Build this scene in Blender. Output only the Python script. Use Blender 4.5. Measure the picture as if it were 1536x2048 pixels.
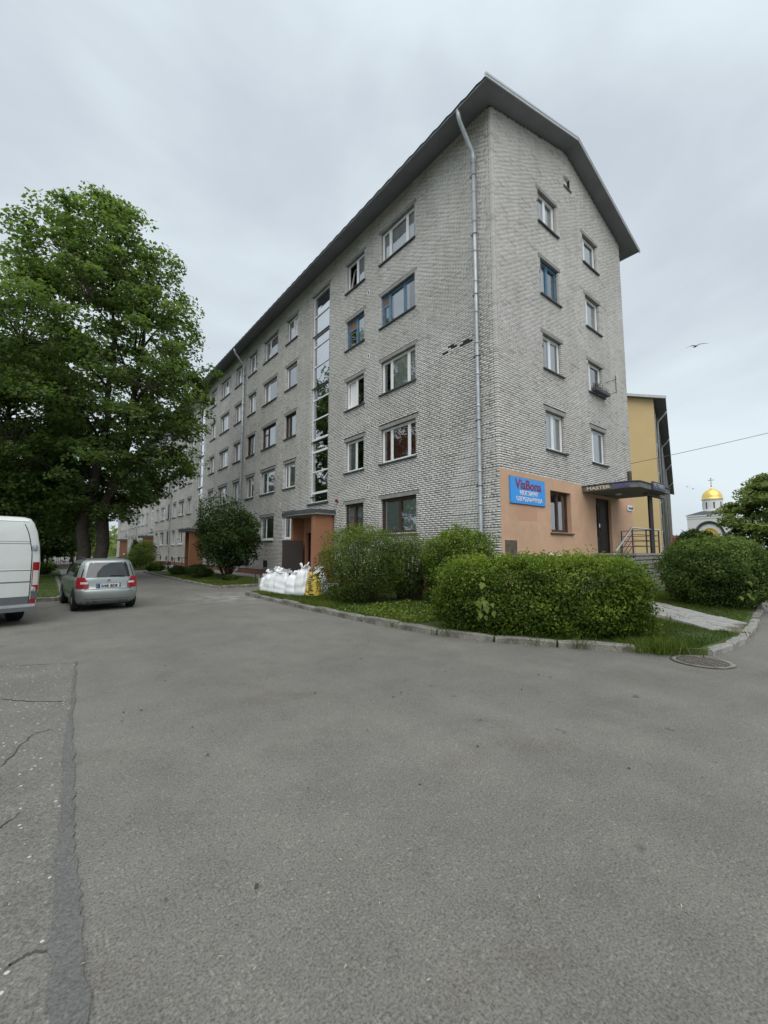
import bpy, math, random
import numpy as np
from mathutils import Vector, Matrix

for o in list(bpy.data.objects):
    bpy.data.objects.remove(o, do_unlink=True)
S = bpy.context.scene
COL = S.collection
R = math.radians
rnd = random.Random(7)

# ------------------------------------------------------------------ camera
cam_d = bpy.data.cameras.new('camera')
cam = bpy.data.objects.new('camera', cam_d)
COL.objects.link(cam)
S.camera = cam
cam_d.sensor_fit = 'VERTICAL'
cam_d.sensor_height = 36.0
cam_d.lens = 36.0 * 834.0 / 2048.0
cam_d.clip_start = 0.05
cam_d.clip_end = 3000
cam.location = (0, 0, 1.5)
cam.rotation_euler = (R(90 + 5.343), 0, R(-39.07))

# ------------------------------------------------------------------ sky, sun, exposure
SUN_EL, SUN_AZ = R(58), R(215)          # azimuth clockwise from +Y
world = bpy.data.worlds.new('World')
S.world = world
world.use_nodes = True
wn, wl = world.node_tree.nodes, world.node_tree.links
wn.clear()
w_out = wn.new('ShaderNodeOutputWorld')
w_bg = wn.new('ShaderNodeBackground')
w_bg.inputs['Strength'].default_value = 0.1
w_sky = wn.new('ShaderNodeTexSky')
w_sky.sky_type = 'NISHITA'
w_sky.sun_disc = False
w_sky.sun_elevation = SUN_EL
w_sky.sun_rotation = SUN_AZ
w_sky.dust_density = 3.0
w_tc = wn.new('ShaderNodeTexCoord')
w_map = wn.new('ShaderNodeMapping')
w_map.inputs['Scale'].default_value = (1.0, 1.0, 1.9)
w_no = wn.new('ShaderNodeTexNoise')
w_no.inputs['Scale'].default_value = 1.9
w_no.inputs['Detail'].default_value = 5.0
w_no.inputs['Roughness'].default_value = 0.5
w_no.inputs['Distortion'].default_value = 0.3
w_ramp = wn.new('ShaderNodeValToRGB')
w_ramp.color_ramp.interpolation = 'EASE'
w_ramp.color_ramp.elements[0].position = 0.30
w_ramp.color_ramp.elements[0].color = (0.385, 0.430, 0.480, 1)
w_ramp.color_ramp.elements[1].position = 0.72
w_ramp.color_ramp.elements[1].color = (0.525, 0.590, 0.625, 1)
w_mul = wn.new('ShaderNodeVectorMath')
w_mul.operation = 'SCALE'
w_mul.inputs['Scale'].default_value = 10.0
w_mix = wn.new('ShaderNodeMix')
w_mix.data_type = 'RGBA'
w_mix.inputs[0].default_value = 0.97
wl.new(w_tc.outputs['Generated'], w_map.inputs['Vector'])
wl.new(w_map.outputs['Vector'], w_no.inputs['Vector'])
wl.new(w_no.outputs['Fac'], w_ramp.inputs['Fac'])
wl.new(w_ramp.outputs['Color'], w_mul.inputs[0])
wl.new(w_sky.outputs['Color'], w_mix.inputs[6])
wl.new(w_mul.outputs['Vector'], w_mix.inputs[7])
wl.new(w_mix.outputs[2], w_bg.inputs['Color'])
wl.new(w_bg.outputs['Background'], w_out.inputs['Surface'])

sun_d = bpy.data.lights.new('sun', 'SUN')
sun_d.energy = 1.5
sun_d.angle = R(75)
sun_d.color = (1.0, 0.975, 0.94)
sun = bpy.data.objects.new('sun', sun_d)
COL.objects.link(sun)
sdir = Vector((math.sin(SUN_AZ) * math.cos(SUN_EL), math.cos(SUN_AZ) * math.cos(SUN_EL), math.sin(SUN_EL)))
sun.rotation_euler = sdir.to_track_quat('Z', 'Y').to_euler()
sun.location = (0, 0, 60)

S.view_settings.view_transform = 'Standard'
S.view_settings.look = 'None'
S.view_settings.exposure = 0.6
S.view_settings.gamma = 1.0
S.view_settings.use_curve_mapping = False
S.cycles.max_bounces = 7
S.cycles.diffuse_bounces = 4
S.cycles.glossy_bounces = 3
S.cycles.transmission_bounces = 4
S.cycles.transparent_max_bounces = 12
S.cycles.caustics_reflective = False
S.cycles.caustics_refractive = False


# ------------------------------------------------------------------ materials
def nodes_of(name):
    m = bpy.data.materials.new(name)
    m.use_nodes = True
    nt = m.node_tree
    return m, nt.nodes, nt.links, nt.nodes['Principled BSDF']


def tex(n, l, kind, scale, detail=4, rough=.55, coord=None, **kw):
    t = n.new(kind)
    if 'Scale' in t.inputs:
        t.inputs['Scale'].default_value = scale
    if kind == 'ShaderNodeTexNoise':
        t.inputs['Detail'].default_value = detail
        t.inputs['Roughness'].default_value = rough
    for k, v in kw.items():
        setattr(t, k, v)
    if coord is not None:
        l.new(coord, t.inputs['Vector'])
    return t


def ramp(n, l, src, stops):
    r = n.new('ShaderNodeValToRGB')
    e = r.color_ramp.elements
    e[0].position, e[0].color = stops[0][0], (*stops[0][1], 1)
    e[1].position, e[1].color = stops[-1][0], (*stops[-1][1], 1)
    for p, c in stops[1:-1]:
        x = e.new(p)
        x.color = (*c, 1)
    l.new(src, r.inputs['Fac'])
    return r


def mixc(n, l, fac, a, b, mode='MIX'):
    m = n.new('ShaderNodeMix')
    m.data_type = 'RGBA'
    m.blend_type = mode
    for i, v in ((0, fac), (6, a), (7, b)):
        if isinstance(v, (int, float)):
            m.inputs[i].default_value = v
        elif isinstance(v, tuple):
            m.inputs[i].default_value = (*v, 1)
        else:
            l.new(v, m.inputs[i])
    return m.outputs[2]


def objcoord(n):
    return n.new('ShaderNodeTexCoord').outputs['Object']


def bump(n, l, b, src, strength=.3, dist=.01):
    bm = n.new('ShaderNodeBump')
    bm.inputs['Strength'].default_value = strength
    bm.inputs['Distance'].default_value = dist
    l.new(src, bm.inputs['Height'])
    l.new(bm.outputs['Normal'], b.inputs['Normal'])


def mat(name, color, rough=.75, metal=0.0, spec=.4, var=.12, scale=3.0, fine=0.0, bumps=0.0, bscale=60.0, coat=0.0):
    """plain surface whose colour wanders a little (dirt, age) with optional fine relief"""
    m, n, l, b = nodes_of(name)
    c = objcoord(n)
    t = tex(n, l, 'ShaderNodeTexNoise', scale, 6, .6, c)
    lo = tuple(max(0, x * (1 - var)) for x in color)
    hi = tuple(min(1, x * (1 + var)) for x in color)
    r = ramp(n, l, t.outputs['Fac'], [(.3, lo), (.7, hi)])
    out = r.outputs['Color']
    if fine or bumps:
        t2 = tex(n, l, 'ShaderNodeTexNoise', bscale, 3, .6, c)
        if fine:
            r2 = ramp(n, l, t2.outputs['Fac'], [(.35, (1 - fine,) * 3), (.65, (1 + fine * .3,) * 3)])
            out = mixc(n, l, 1.0, out, r2.outputs['Color'], 'MULTIPLY')
        if bumps:
            bump(n, l, b, t2.outputs['Fac'], bumps, .01)
    l.new(out, b.inputs['Base Color'])
    b.inputs['Roughness'].default_value = rough
    b.inputs['Metallic'].default_value = metal
    b.inputs['Specular IOR Level'].default_value = spec
    b.inputs['Coat Weight'].default_value = coat
    return m


def leaf_mat(name, dark, mid, light, trans=.3):
    m, n, l, b = nodes_of(name)
    a = n.new('ShaderNodeAttribute')
    a.attribute_name = 'rnd'
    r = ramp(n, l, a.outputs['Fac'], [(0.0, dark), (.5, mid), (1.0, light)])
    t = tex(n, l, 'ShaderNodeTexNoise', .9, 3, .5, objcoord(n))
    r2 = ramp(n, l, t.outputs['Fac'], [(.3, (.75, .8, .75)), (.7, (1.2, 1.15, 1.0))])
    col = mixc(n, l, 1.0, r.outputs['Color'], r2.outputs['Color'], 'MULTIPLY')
    l.new(col, b.inputs['Base Color'])
    b.inputs['Roughness'].default_value = .5
    b.inputs['Specular IOR Level'].default_value = .18
    tr = n.new('ShaderNodeBsdfTranslucent')
    tc = mixc(n, l, 1.0, col, (1.3, 1.5, .6), 'MULTIPLY')
    l.new(tc, tr.inputs['Color'])
    mx = n.new('ShaderNodeMixShader')
    mx.inputs[0].default_value = trans
    l.new(b.outputs[0], mx.inputs[1])
    l.new(tr.outputs[0], mx.inputs[2])
    l.new(mx.outputs[0], n['Material Output'].inputs['Surface'])
    return m


def brick_mat(name, dark, light):
    m, n, l, b = nodes_of(name)
    a = n.new('ShaderNodeAttribute')
    a.attribute_name = 'rnd'
    oi = n.new('ShaderNodeObjectInfo')
    ad = n.new('ShaderNodeMath')
    ad.operation = 'ADD'
    l.new(a.outputs['Fac'], ad.inputs[0])
    l.new(oi.outputs['Random'], ad.inputs[1])
    fr = n.new('ShaderNodeMath')
    fr.operation = 'FRACT'
    l.new(ad.outputs[0], fr.inputs[0])
    mid = tuple(dark[i] * .3 + light[i] * .7 for i in range(3))
    r = ramp(n, l, fr.outputs[0], [(0, dark), (.12, mid), (.9, light), (1, tuple(x * 1.05 for x in light))])
    geo = n.new('ShaderNodeNewGeometry')
    t = tex(n, l, 'ShaderNodeTexNoise', .45, 6, .62, geo.outputs['Position'])
    r2 = ramp(n, l, t.outputs['Fac'], [(.28, (.84, .83, .81)), (.7, (1.06, 1.06, 1.05))])
    c1 = mixc(n, l, 1.0, r.outputs['Color'], r2.outputs['Color'], 'MULTIPLY')
    t2 = tex(n, l, 'ShaderNodeTexNoise', 38, 4, .7, geo.outputs['Position'])
    r3 = ramp(n, l, t2.outputs['Fac'], [(.26, (.82, .81, .79)), (.42, (1, 1, 1))])
    c2 = mixc(n, l, 1.0, c1, r3.outputs['Color'], 'MULTIPLY')
    mp = n.new('ShaderNodeMapping')          # rain streaks running down the wall
    mp.inputs['Scale'].default_value = (2.6, 2.6, .16)
    l.new(geo.outputs['Position'], mp.inputs['Vector'])
    t4 = tex(n, l, 'ShaderNodeTexNoise', 1.0, 4, .65, mp.outputs['Vector'])
    r4 = ramp(n, l, t4.outputs['Fac'], [(.30, (.87, .865, .855)), (.50, (1, 1, 1))])
    c2 = mixc(n, l, 1.0, c2, r4.outputs['Color'], 'MULTIPLY')
    l.new(c2, b.inputs['Base Color'])
    b.inputs['Roughness'].default_value = .85
    b.inputs['Specular IOR Level'].default_value = .25
    bump(n, l, b, t2.outputs['Fac'], .25, .004)
    return m


def far_brick_mat(name):
    """brickwork too far away to tell the bricks apart"""
    m, n, l, b = nodes_of(name)
    geo = n.new('ShaderNodeNewGeometry')
    sep = n.new('ShaderNodeSeparateXYZ')
    l.new(geo.outputs['Position'], sep.inputs[0])
    cmb = n.new('ShaderNodeCombineXYZ')
    l.new(sep.outputs['Y'], cmb.inputs['X'])
    l.new(sep.outputs['Z'], cmb.inputs['Y'])
    t = n.new('ShaderNodeTexBrick')
    t.inputs['Color1'].default_value = (.60, .59, .57, 1)
    t.inputs['Color2'].default_value = (.46, .45, .425, 1)
    t.inputs['Mortar'].default_value = (.10, .10, .10, 1)
    t.inputs['Scale'].default_value = 1.0
    t.inputs['Mortar Size'].default_value = .010
    t.inputs['Brick Width'].default_value = .26
    t.inputs['Row Height'].default_value = .075
    l.new(cmb.outputs[0], t.inputs['Vector'])
    t2 = tex(n, l, 'ShaderNodeTexNoise', .5, 5, .6, geo.outputs['Position'])
    r2 = ramp(n, l, t2.outputs['Fac'], [(.28, (.8, .79, .77)), (.7, (1.08, 1.08, 1.07))])
    l.new(mixc(n, l, 1.0, t.outputs['Color'], r2.outputs['Color'], 'MULTIPLY'), b.inputs['Base Color'])
    b.inputs['Roughness'].default_value = .85
    return m


def glass_mat(name, tint=(.90, .93, .92), ior=1.5, rough=.01, reflect=(.93, .95, 1.0), extra=.22):
    m, n, l, b = nodes_of(name)
    n.remove(b)
    tr = n.new('ShaderNodeBsdfTransparent')
    tr.inputs['Color'].default_value = (*tint, 1)
    gl = n.new('ShaderNodeBsdfGlossy')
    gl.inputs['Color'].default_value = (*reflect, 1)
    gl.inputs['Roughness'].default_value = rough
    c = objcoord(n)
    t = tex(n, l, 'ShaderNodeTexNoise', 1.6, 2, .5, c)
    bm = n.new('ShaderNodeBump')
    bm.inputs['Strength'].default_value = .05
    bm.inputs['Distance'].default_value = .05
    l.new(t.outputs['Fac'], bm.inputs['Height'])
    l.new(bm.outputs['Normal'], gl.inputs['Normal'])
    fr = n.new('ShaderNodeFresnel')
    fr.inputs['IOR'].default_value = ior
    ma = n.new('ShaderNodeMath')         # coated double glazing: a second reflection on top
    ma.operation = 'MULTIPLY_ADD'
    ma.use_clamp = True
    ma.inputs[1].default_value = 1.2
    ma.inputs[2].default_value = extra
    l.new(fr.outputs[0], ma.inputs[0])
    mx = n.new('ShaderNodeMixShader')
    l.new(ma.outputs[0], mx.inputs[0])
    l.new(tr.outputs[0], mx.inputs[1])
    l.new(gl.outputs[0], mx.inputs[2])
    l.new(mx.outputs[0], n['Material Output'].inputs['Surface'])
    return m


def asphalt_mat(name, base, grit=1.0, chips=0.0, stains=True):
    m, n, l, b = nodes_of(name)
    c = objcoord(n)
    big = tex(n, l, 'ShaderNodeTexNoise', .35, 5, .6, c)
    midn = tex(n, l, 'ShaderNodeTexNoise', 2.3, 6, .65, c)
    fine = tex(n, l, 'ShaderNodeTexNoise', 95, 3, .7, c)
    vor = tex(n, l, 'ShaderNodeTexVoronoi', 75, coord=c)
    dk = tuple(x * .86 for x in base)
    lt = tuple(x * 1.14 for x in base)
    r1 = ramp(n, l, big.outputs['Fac'], [(.3, dk), (.7, lt)])
    r2 = ramp(n, l, midn.outputs['Fac'], [(.32, (.90, .90, .90)), (.68, (1.08, 1.078, 1.07))])
    c1 = mixc(n, l, 1.0, r1.outputs['Color'], r2.outputs['Color'], 'MULTIPLY')
    r3 = ramp(n, l, fine.outputs['Fac'], [(.34, (1 - .55 * grit,) * 3), (.5, (1, 1, 1)), (.68, (1 + .5 * grit,) * 3)])
    c2 = mixc(n, l, 1.0, c1, r3.outputs['Color'], 'MULTIPLY')
    # single stones of the aggregate, some paler and some darker
    sepc = n.new('ShaderNodeSeparateColor')
    l.new(vor.outputs['Color'], sepc.inputs[0])
    r4 = ramp(n, l, sepc.outputs[0], [(0, (.68, .68, .68)), (.12, (.95, .95, .95)), (.86, (1, 1, 1)), (1, (1.35 + chips, 1.34 + chips, 1.3 + chips))])
    c3 = mixc(n, l, grit, c2, mixc(n, l, 1.0, c2, r4.outputs['Color'], 'MULTIPLY'))
    if chips:
        v2 = tex(n, l, 'ShaderNodeTexVoronoi', 26, coord=c)
        s2 = n.new('ShaderNodeSeparateColor')
        l.new(v2.outputs['Color'], s2.inputs[0])
        g1 = n.new('ShaderNodeMath'); g1.operation = 'GREATER_THAN'; g1.inputs[1].default_value = .86
        l.new(s2.outputs[1], g1.inputs[0])
        g2 = n.new('ShaderNodeMath'); g2.operation = 'LESS_THAN'; g2.inputs[1].default_value = .22
        l.new(v2.outputs['Distance'], g2.inputs[0])
        g3 = n.new('ShaderNodeMath'); g3.operation = 'MULTIPLY'
        l.new(g1.outputs[0], g3.inputs[0]); l.new(g2.outputs[0], g3.inputs[1])
        c3 = mixc(n, l, g3.outputs[0], c3, (.5, .49, .47))
    if stains:
        # worn, rusty-grey oil stains and pale plaster dust spilled by the bags
        st = tex(n, l, 'ShaderNodeTexNoise', .75, 5, .7, c)
        rs = ramp(n, l, st.outputs['Fac'], [(.55, (0, 0, 0)), (.72, (1, 1, 1))])
        c3 = mixc(n, l, rs.outputs['Color'], c3, mixc(n, l, 1.0, c3, (.84, .79, .765), 'MULTIPLY'))
        pm = n.new('ShaderNodeMapping')
        pm.inputs['Rotation'].default_value = (0, 0, R(28))
        pm.inputs['Scale'].default_value = (1.1, .13, 1)
        l.new(c, pm.inputs['Vector'])
        pt_ = tex(n, l, 'ShaderNodeTexNoise', 1.0, 5, .65, pm.outputs['Vector'])
        pr = ramp(n, l, pt_.outputs['Fac'], [(.34, (.92, .92, .925)), (.5, (1, 1, 1)), (.68, (1.05, 1.05, 1.04))])
        c3 = mixc(n, l, 1.0, c3, pr.outputs['Color'], 'MULTIPLY')
        sp_ = tex(n, l, 'ShaderNodeTexNoise', 3.4, 2, .5, c)
        sr_ = ramp(n, l, sp_.outputs['Fac'], [(.735, (1, 1, 1)), (.78, (.52, .51, .50))])
        c3 = mixc(n, l, 1.0, c3, sr_.outputs['Color'], 'MULTIPLY')
        vm = n.new('ShaderNodeVectorMath'); vm.operation = 'DISTANCE'
        vm.inputs[1].default_value = (5.0, 13.9, 0)
        l.new(c, vm.inputs[0])
        mr = n.new('ShaderNodeMapRange')
        mr.inputs[1].default_value = 2.4
        mr.inputs[2].default_value = .2
        l.new(vm.outputs['Value'], mr.inputs[0])
        dn = tex(n, l, 'ShaderNodeTexNoise', 2.6, 6, .75, c)
        rd = ramp(n, l, dn.outputs['Fac'], [(.45, (0, 0, 0)), (.62, (1, 1, 1))])
        mm = n.new('ShaderNodeMath'); mm.operation = 'MULTIPLY'
        l.new(mr.outputs[0], mm.inputs[0]); l.new(rd.outputs['Color'], mm.inputs[1])
        m2 = n.new('ShaderNodeMath'); m2.operation = 'MULTIPLY'; m2.inputs[1].default_value = .7
        l.new(mm.outputs[0], m2.inputs[0])
        c3 = mixc(n, l, m2.outputs[0], c3, (.42, .42, .41))
    l.new(c3, b.inputs['Base Color'])
    b.inputs['Roughness'].default_value = .82
    b.inputs['Specular IOR Level'].default_value = .3
    bump(n, l, b, fine.outputs['Fac'], .45 * grit, .006)
    return m


M = {}
M['brick'] = brick_mat('silicate_brick', (.50, .486, .465), (.70, .685, .660))
M['brick_far'] = far_brick_mat('silicate_brickwork')
M['mortar'] = mat('dark_mortar', (.034, .034, .036), .95, var=.3, scale=1.2, bumps=.3)
M['concrete'] = mat('concrete', (.30, .295, .28), .9, var=.2, scale=4, fine=.15, bumps=.2)
M['concrete_dark'] = mat('concrete_dark', (.15, .155, .155), .85, var=.25, scale=3, fine=.15, bumps=.2)
M['kerb'] = mat('kerb_concrete', (.20, .19, .165), .95, var=.5, scale=5, fine=.25, bumps=.5, bscale=45)
M['kerb_pale'] = mat('kerb_pale', (.29, .28, .255), .95, var=.3, scale=6, fine=.25, bumps=.5, bscale=45)
M['slab'] = mat('paving_slab', (.33, .325, .31), .92, var=.2, scale=5, fine=.2, bumps=.4, bscale=60)
M['plaster'] = mat('orange_plaster', (.62, .395, .265), .92, var=.10, scale=1.6, fine=.14, bumps=.35, bscale=120)
M['plaster_red'] = mat('redder_plaster', (.59, .345, .235), .92, var=.05, scale=1.0, fine=.10, bumps=.35, bscale=120)
M['porch'] = mat('porch_plaster', (.37, .175, .098), .92, var=.10, scale=1.0, fine=.10, bumps=.3, bscale=120)
M['plinth'] = mat('plinth_paint', (.27, .12, .075), .9, var=.2, scale=1.5, fine=.15, bumps=.3)
M['soffit'] = mat('soffit_board', (.215, .225, .245), .9, var=.12, scale=1.5, fine=.1)
M['rooftrim'] = mat('roof_trim', (.50, .52, .53), .45, metal=.3, var=.1)
M['roof'] = mat('fibre_cement', (.25, .25, .25), .9, var=.25, scale=2)
M['zinc'] = mat('zinc_pipe', (.42, .45, .47), .42, metal=.45, var=.16, scale=5)
M['rust'] = mat('rust', (.20, .085, .05), .9, var=.3, scale=12)
M['sill'] = mat('sill_sheet', (.085, .09, .092), .6, metal=.2, var=.2)
M['sill_white'] = mat('sill_white', (.62, .63, .62), .5, var=.08)
M['pvc'] = mat('white_pvc', (.84, .85, .85), .4, var=.03, spec=.45)
M['blue_wood'] = mat('blue_wood', (.12, .24, .36), .65, var=.25, scale=6, fine=.2, bscale=30)
M['brown_wood'] = mat('brown_wood', (.075, .042, .032), .55, var=.3, scale=6, fine=.2, bscale=30)
M['ply'] = mat('plywood', (.26, .14, .08), .8, var=.2, scale=8)
M['glass'] = glass_mat('window_glass')
M['glass_green'] = glass_mat('stair_glass', (.55, .66, .60), 1.55, extra=.48)
M['curtain'] = mat('lace_curtain', (.84, .84, .83), .95, var=.05)
M['curtain_grey'] = mat('grey_blind', (.50, .57, .55), .9, var=.05)
M['curtain_red'] = mat('red_curtain', (.26, .06, .07), .95, var=.15)
M['curtain_yellow'] = mat('yellow_curtain', (.40, .33, .10), .95, var=.08)
M['room'] = mat('room_dark', (.16, .165, .16), .95, var=.1)
M['greenwall'] = mat('green_stair_paint', (.22, .34, .27), .8, var=.1)
M['steel_brown'] = mat('brown_steel', (.035, .024, .021), .55, var=.15)
M['door_dark'] = mat('dark_door', (.03, .021, .017), .6, spec=.2, var=.2, scale=6)
M['black'] = mat('black_rubber', (.012, .012, .013), .8, var=.1)
M['white'] = mat('white_paint', (.78, .78, .77), .6, var=.03)
M['steel'] = mat('stainless', (.62, .63, .64), .28, metal=.9, var=.05)
M['iron_dark'] = mat('dark_iron', (.05, .053, .055), .5, metal=.3, var=.15)
M['stone'] = mat('rubble_stone', (.27, .255, .22), .9, var=.3, scale=5, fine=.25, bumps=.5, bscale=30)
M['signblue'] = mat('sign_blue', (.04, .33, .86), .45, var=.02)
M['signred'] = mat('sign_red', (.28, .02, .035), .5, var=.02)
M['cream'] = mat('cream_letters', (.72, .67, .48), .6, var=.05)
M['violet'] = mat('violet_letters', (.17, .15, .42), .5, var=.05)
M['pale_violet'] = mat('pale_violet_letters', (.34, .34, .45), .5, var=.05)
M['yellow_wall'] = mat('yellow_render', (.68, .50, .26), .92, var=.04, scale=.6, fine=.06, bscale=40)
M['grey_wall'] = mat('grey_render', (.27, .265, .25), .92, var=.25, scale=1.0)
M['timber'] = mat('old_timber', (.13, .11, .085), .9, var=.35, scale=6, fine=.3, bscale=25)
M['soil'] = mat('lawn_soil', (.055, .085, .020), .98, var=.4, scale=2.5, fine=.35, bumps=.5, bscale=30)
M['ground'] = mat('far_ground', (.07, .10, .03), .98, var=.3, scale=.3)
M['earth'] = mat('bare_earth', (.16, .135, .105), .98, var=.3, scale=3, fine=.3, bumps=.5)
M['bark'] = mat('bark', (.055, .045, .036), .95, var=.35, scale=5, fine=.3, bumps=.8, bscale=18)
M['twig'] = mat('twig', (.06, .042, .03), .9, var=.2)
M['van'] = mat('van_white', (.62, .65, .63), .38, var=.05, scale=2, fine=.04, bscale=40, coat=.3)
M['silver'] = mat('silver_green_paint', (.34, .375, .365), .32, metal=.55, var=.03, coat=.6)
M['car_glass'] = mat('dark_car_glass', (.012, .014, .015), .03, spec=1.0, var=.02)
M['trim'] = mat('grey_plastic', (.12, .125, .13), .6, var=.1)
M['red_lamp'] = mat('red_lamp', (.30, .012, .018), .15, var=.05, coat=.6)
M['clear_lamp'] = mat('clear_lamp', (.60, .56, .55), .15, var=.1, coat=.6)
M['plate_white'] = mat('plate_white', (.70, .71, .70), .5, var=.02)
M['plate_blue'] = mat('plate_blue', (.02, .06, .30), .5, var=.02)
M['bag'] = mat('woven_bag', (.80, .81, .82), .5, var=.06, scale=4, bumps=.35, bscale=12)
M['bag_yellow'] = mat('yellow_bag', (.70, .52, .10), .55, var=.15, scale=6)
M['gold'] = mat('gold_leaf', (.85, .62, .18), .32, metal=.5, var=.05)
M['church_white'] = mat('church_white', (.74, .74, .72), .9, var=.04)
M['slate'] = mat('dark_slate', (.07, .08, .09), .7, var=.2)
M['redtile'] = mat('red_tile', (.24, .10, .075), .85, var=.2, scale=3)
M['redbrick'] = mat('red_brick_wall', (.12, .035, .03), .9, var=.2)
M['asphalt'] = asphalt_mat('asphalt', (.172, .165, .149), .78)
M['asphalt_old'] = asphalt_mat('asphalt_old', (.162, .157, .141), .75, chips=.2, stains=False)
M['tar'] = asphalt_mat('tar_strip', (.128, .128, .121), .6, stains=False)
M['crack'] = mat('crack', (.07, .067, .06), .98, var=.3)
M['hat'] = mat('white_cloth', (.75, .75, .74), .9, var=.05)
M['skin'] = mat('skin', (.45, .27, .20), .6, var=.05)
M['shirt_white'] = mat('white_shirt', (.62, .63, .64), .9, var=.08)
M['shirt_red'] = mat('red_shirt', (.22, .035, .03), .9, var=.1)
M['jeans'] = mat('blue_trousers', (.06, .09, .16), .9, var=.15)
M['grate'] = mat('cast_iron', (.13, .115, .10), .7, metal=.2, var=.3, scale=14)
M['gull'] = mat('gull', (.25, .26, .28), .8, var=.1)
M['car_blue'] = mat('blue_paint', (.06, .10, .17), .3, metal=.3, var=.03, coat=.6)
M['car_white'] = mat('white_car_paint', (.66, .67, .68), .35, var=.03, coat=.4)
M['car_grey'] = mat('grey_car_paint', (.33, .35, .37), .3, metal=.3, var=.03, coat=.5)
M['leaf_maple'] = leaf_mat('maple_leaf', (.060, .094, .040), (.135, .196, .076), (.220, .280, .118), .5)
M['leaf_dark'] = leaf_mat('dark_leaf', (.024, .046, .012), (.050, .088, .022), (.088, .135, .034), .30)
M['leaf_hedge'] = leaf_mat('hedge_leaf', (.046, .080, .012), (.116, .178, .026), (.245, .315, .058), .36)
M['leaf_bush'] = leaf_mat('bush_leaf', (.054, .084, .016), (.120, .168, .034), (.215, .270, .068), .32)
M['leaf_cool'] = leaf_mat('cool_leaf', (.046, .080, .020), (.098, .152, .038), (.175, .235, .068), .32)
M['leaf_far'] = leaf_mat('far_leaf', (.125, .160, .062), (.205, .25, .10), (.28, .33, .145), .5)  # distance haze put into the leaf colour, paler throughout
M['grass'] = leaf_mat('grass_blade', (.040, .070, .010), (.082, .125, .018), (.160, .185, .045), .3)
M['flower'] = mat('white_petal', (.75, .75, .72), .8, var=.05)
M['petal'] = mat('dry_seed', (.50, .46, .30), .9, var=.2)
M['dead_leaf'] = mat('dead_leaf', (.07, .05, .03), .9, var=.3)


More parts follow.
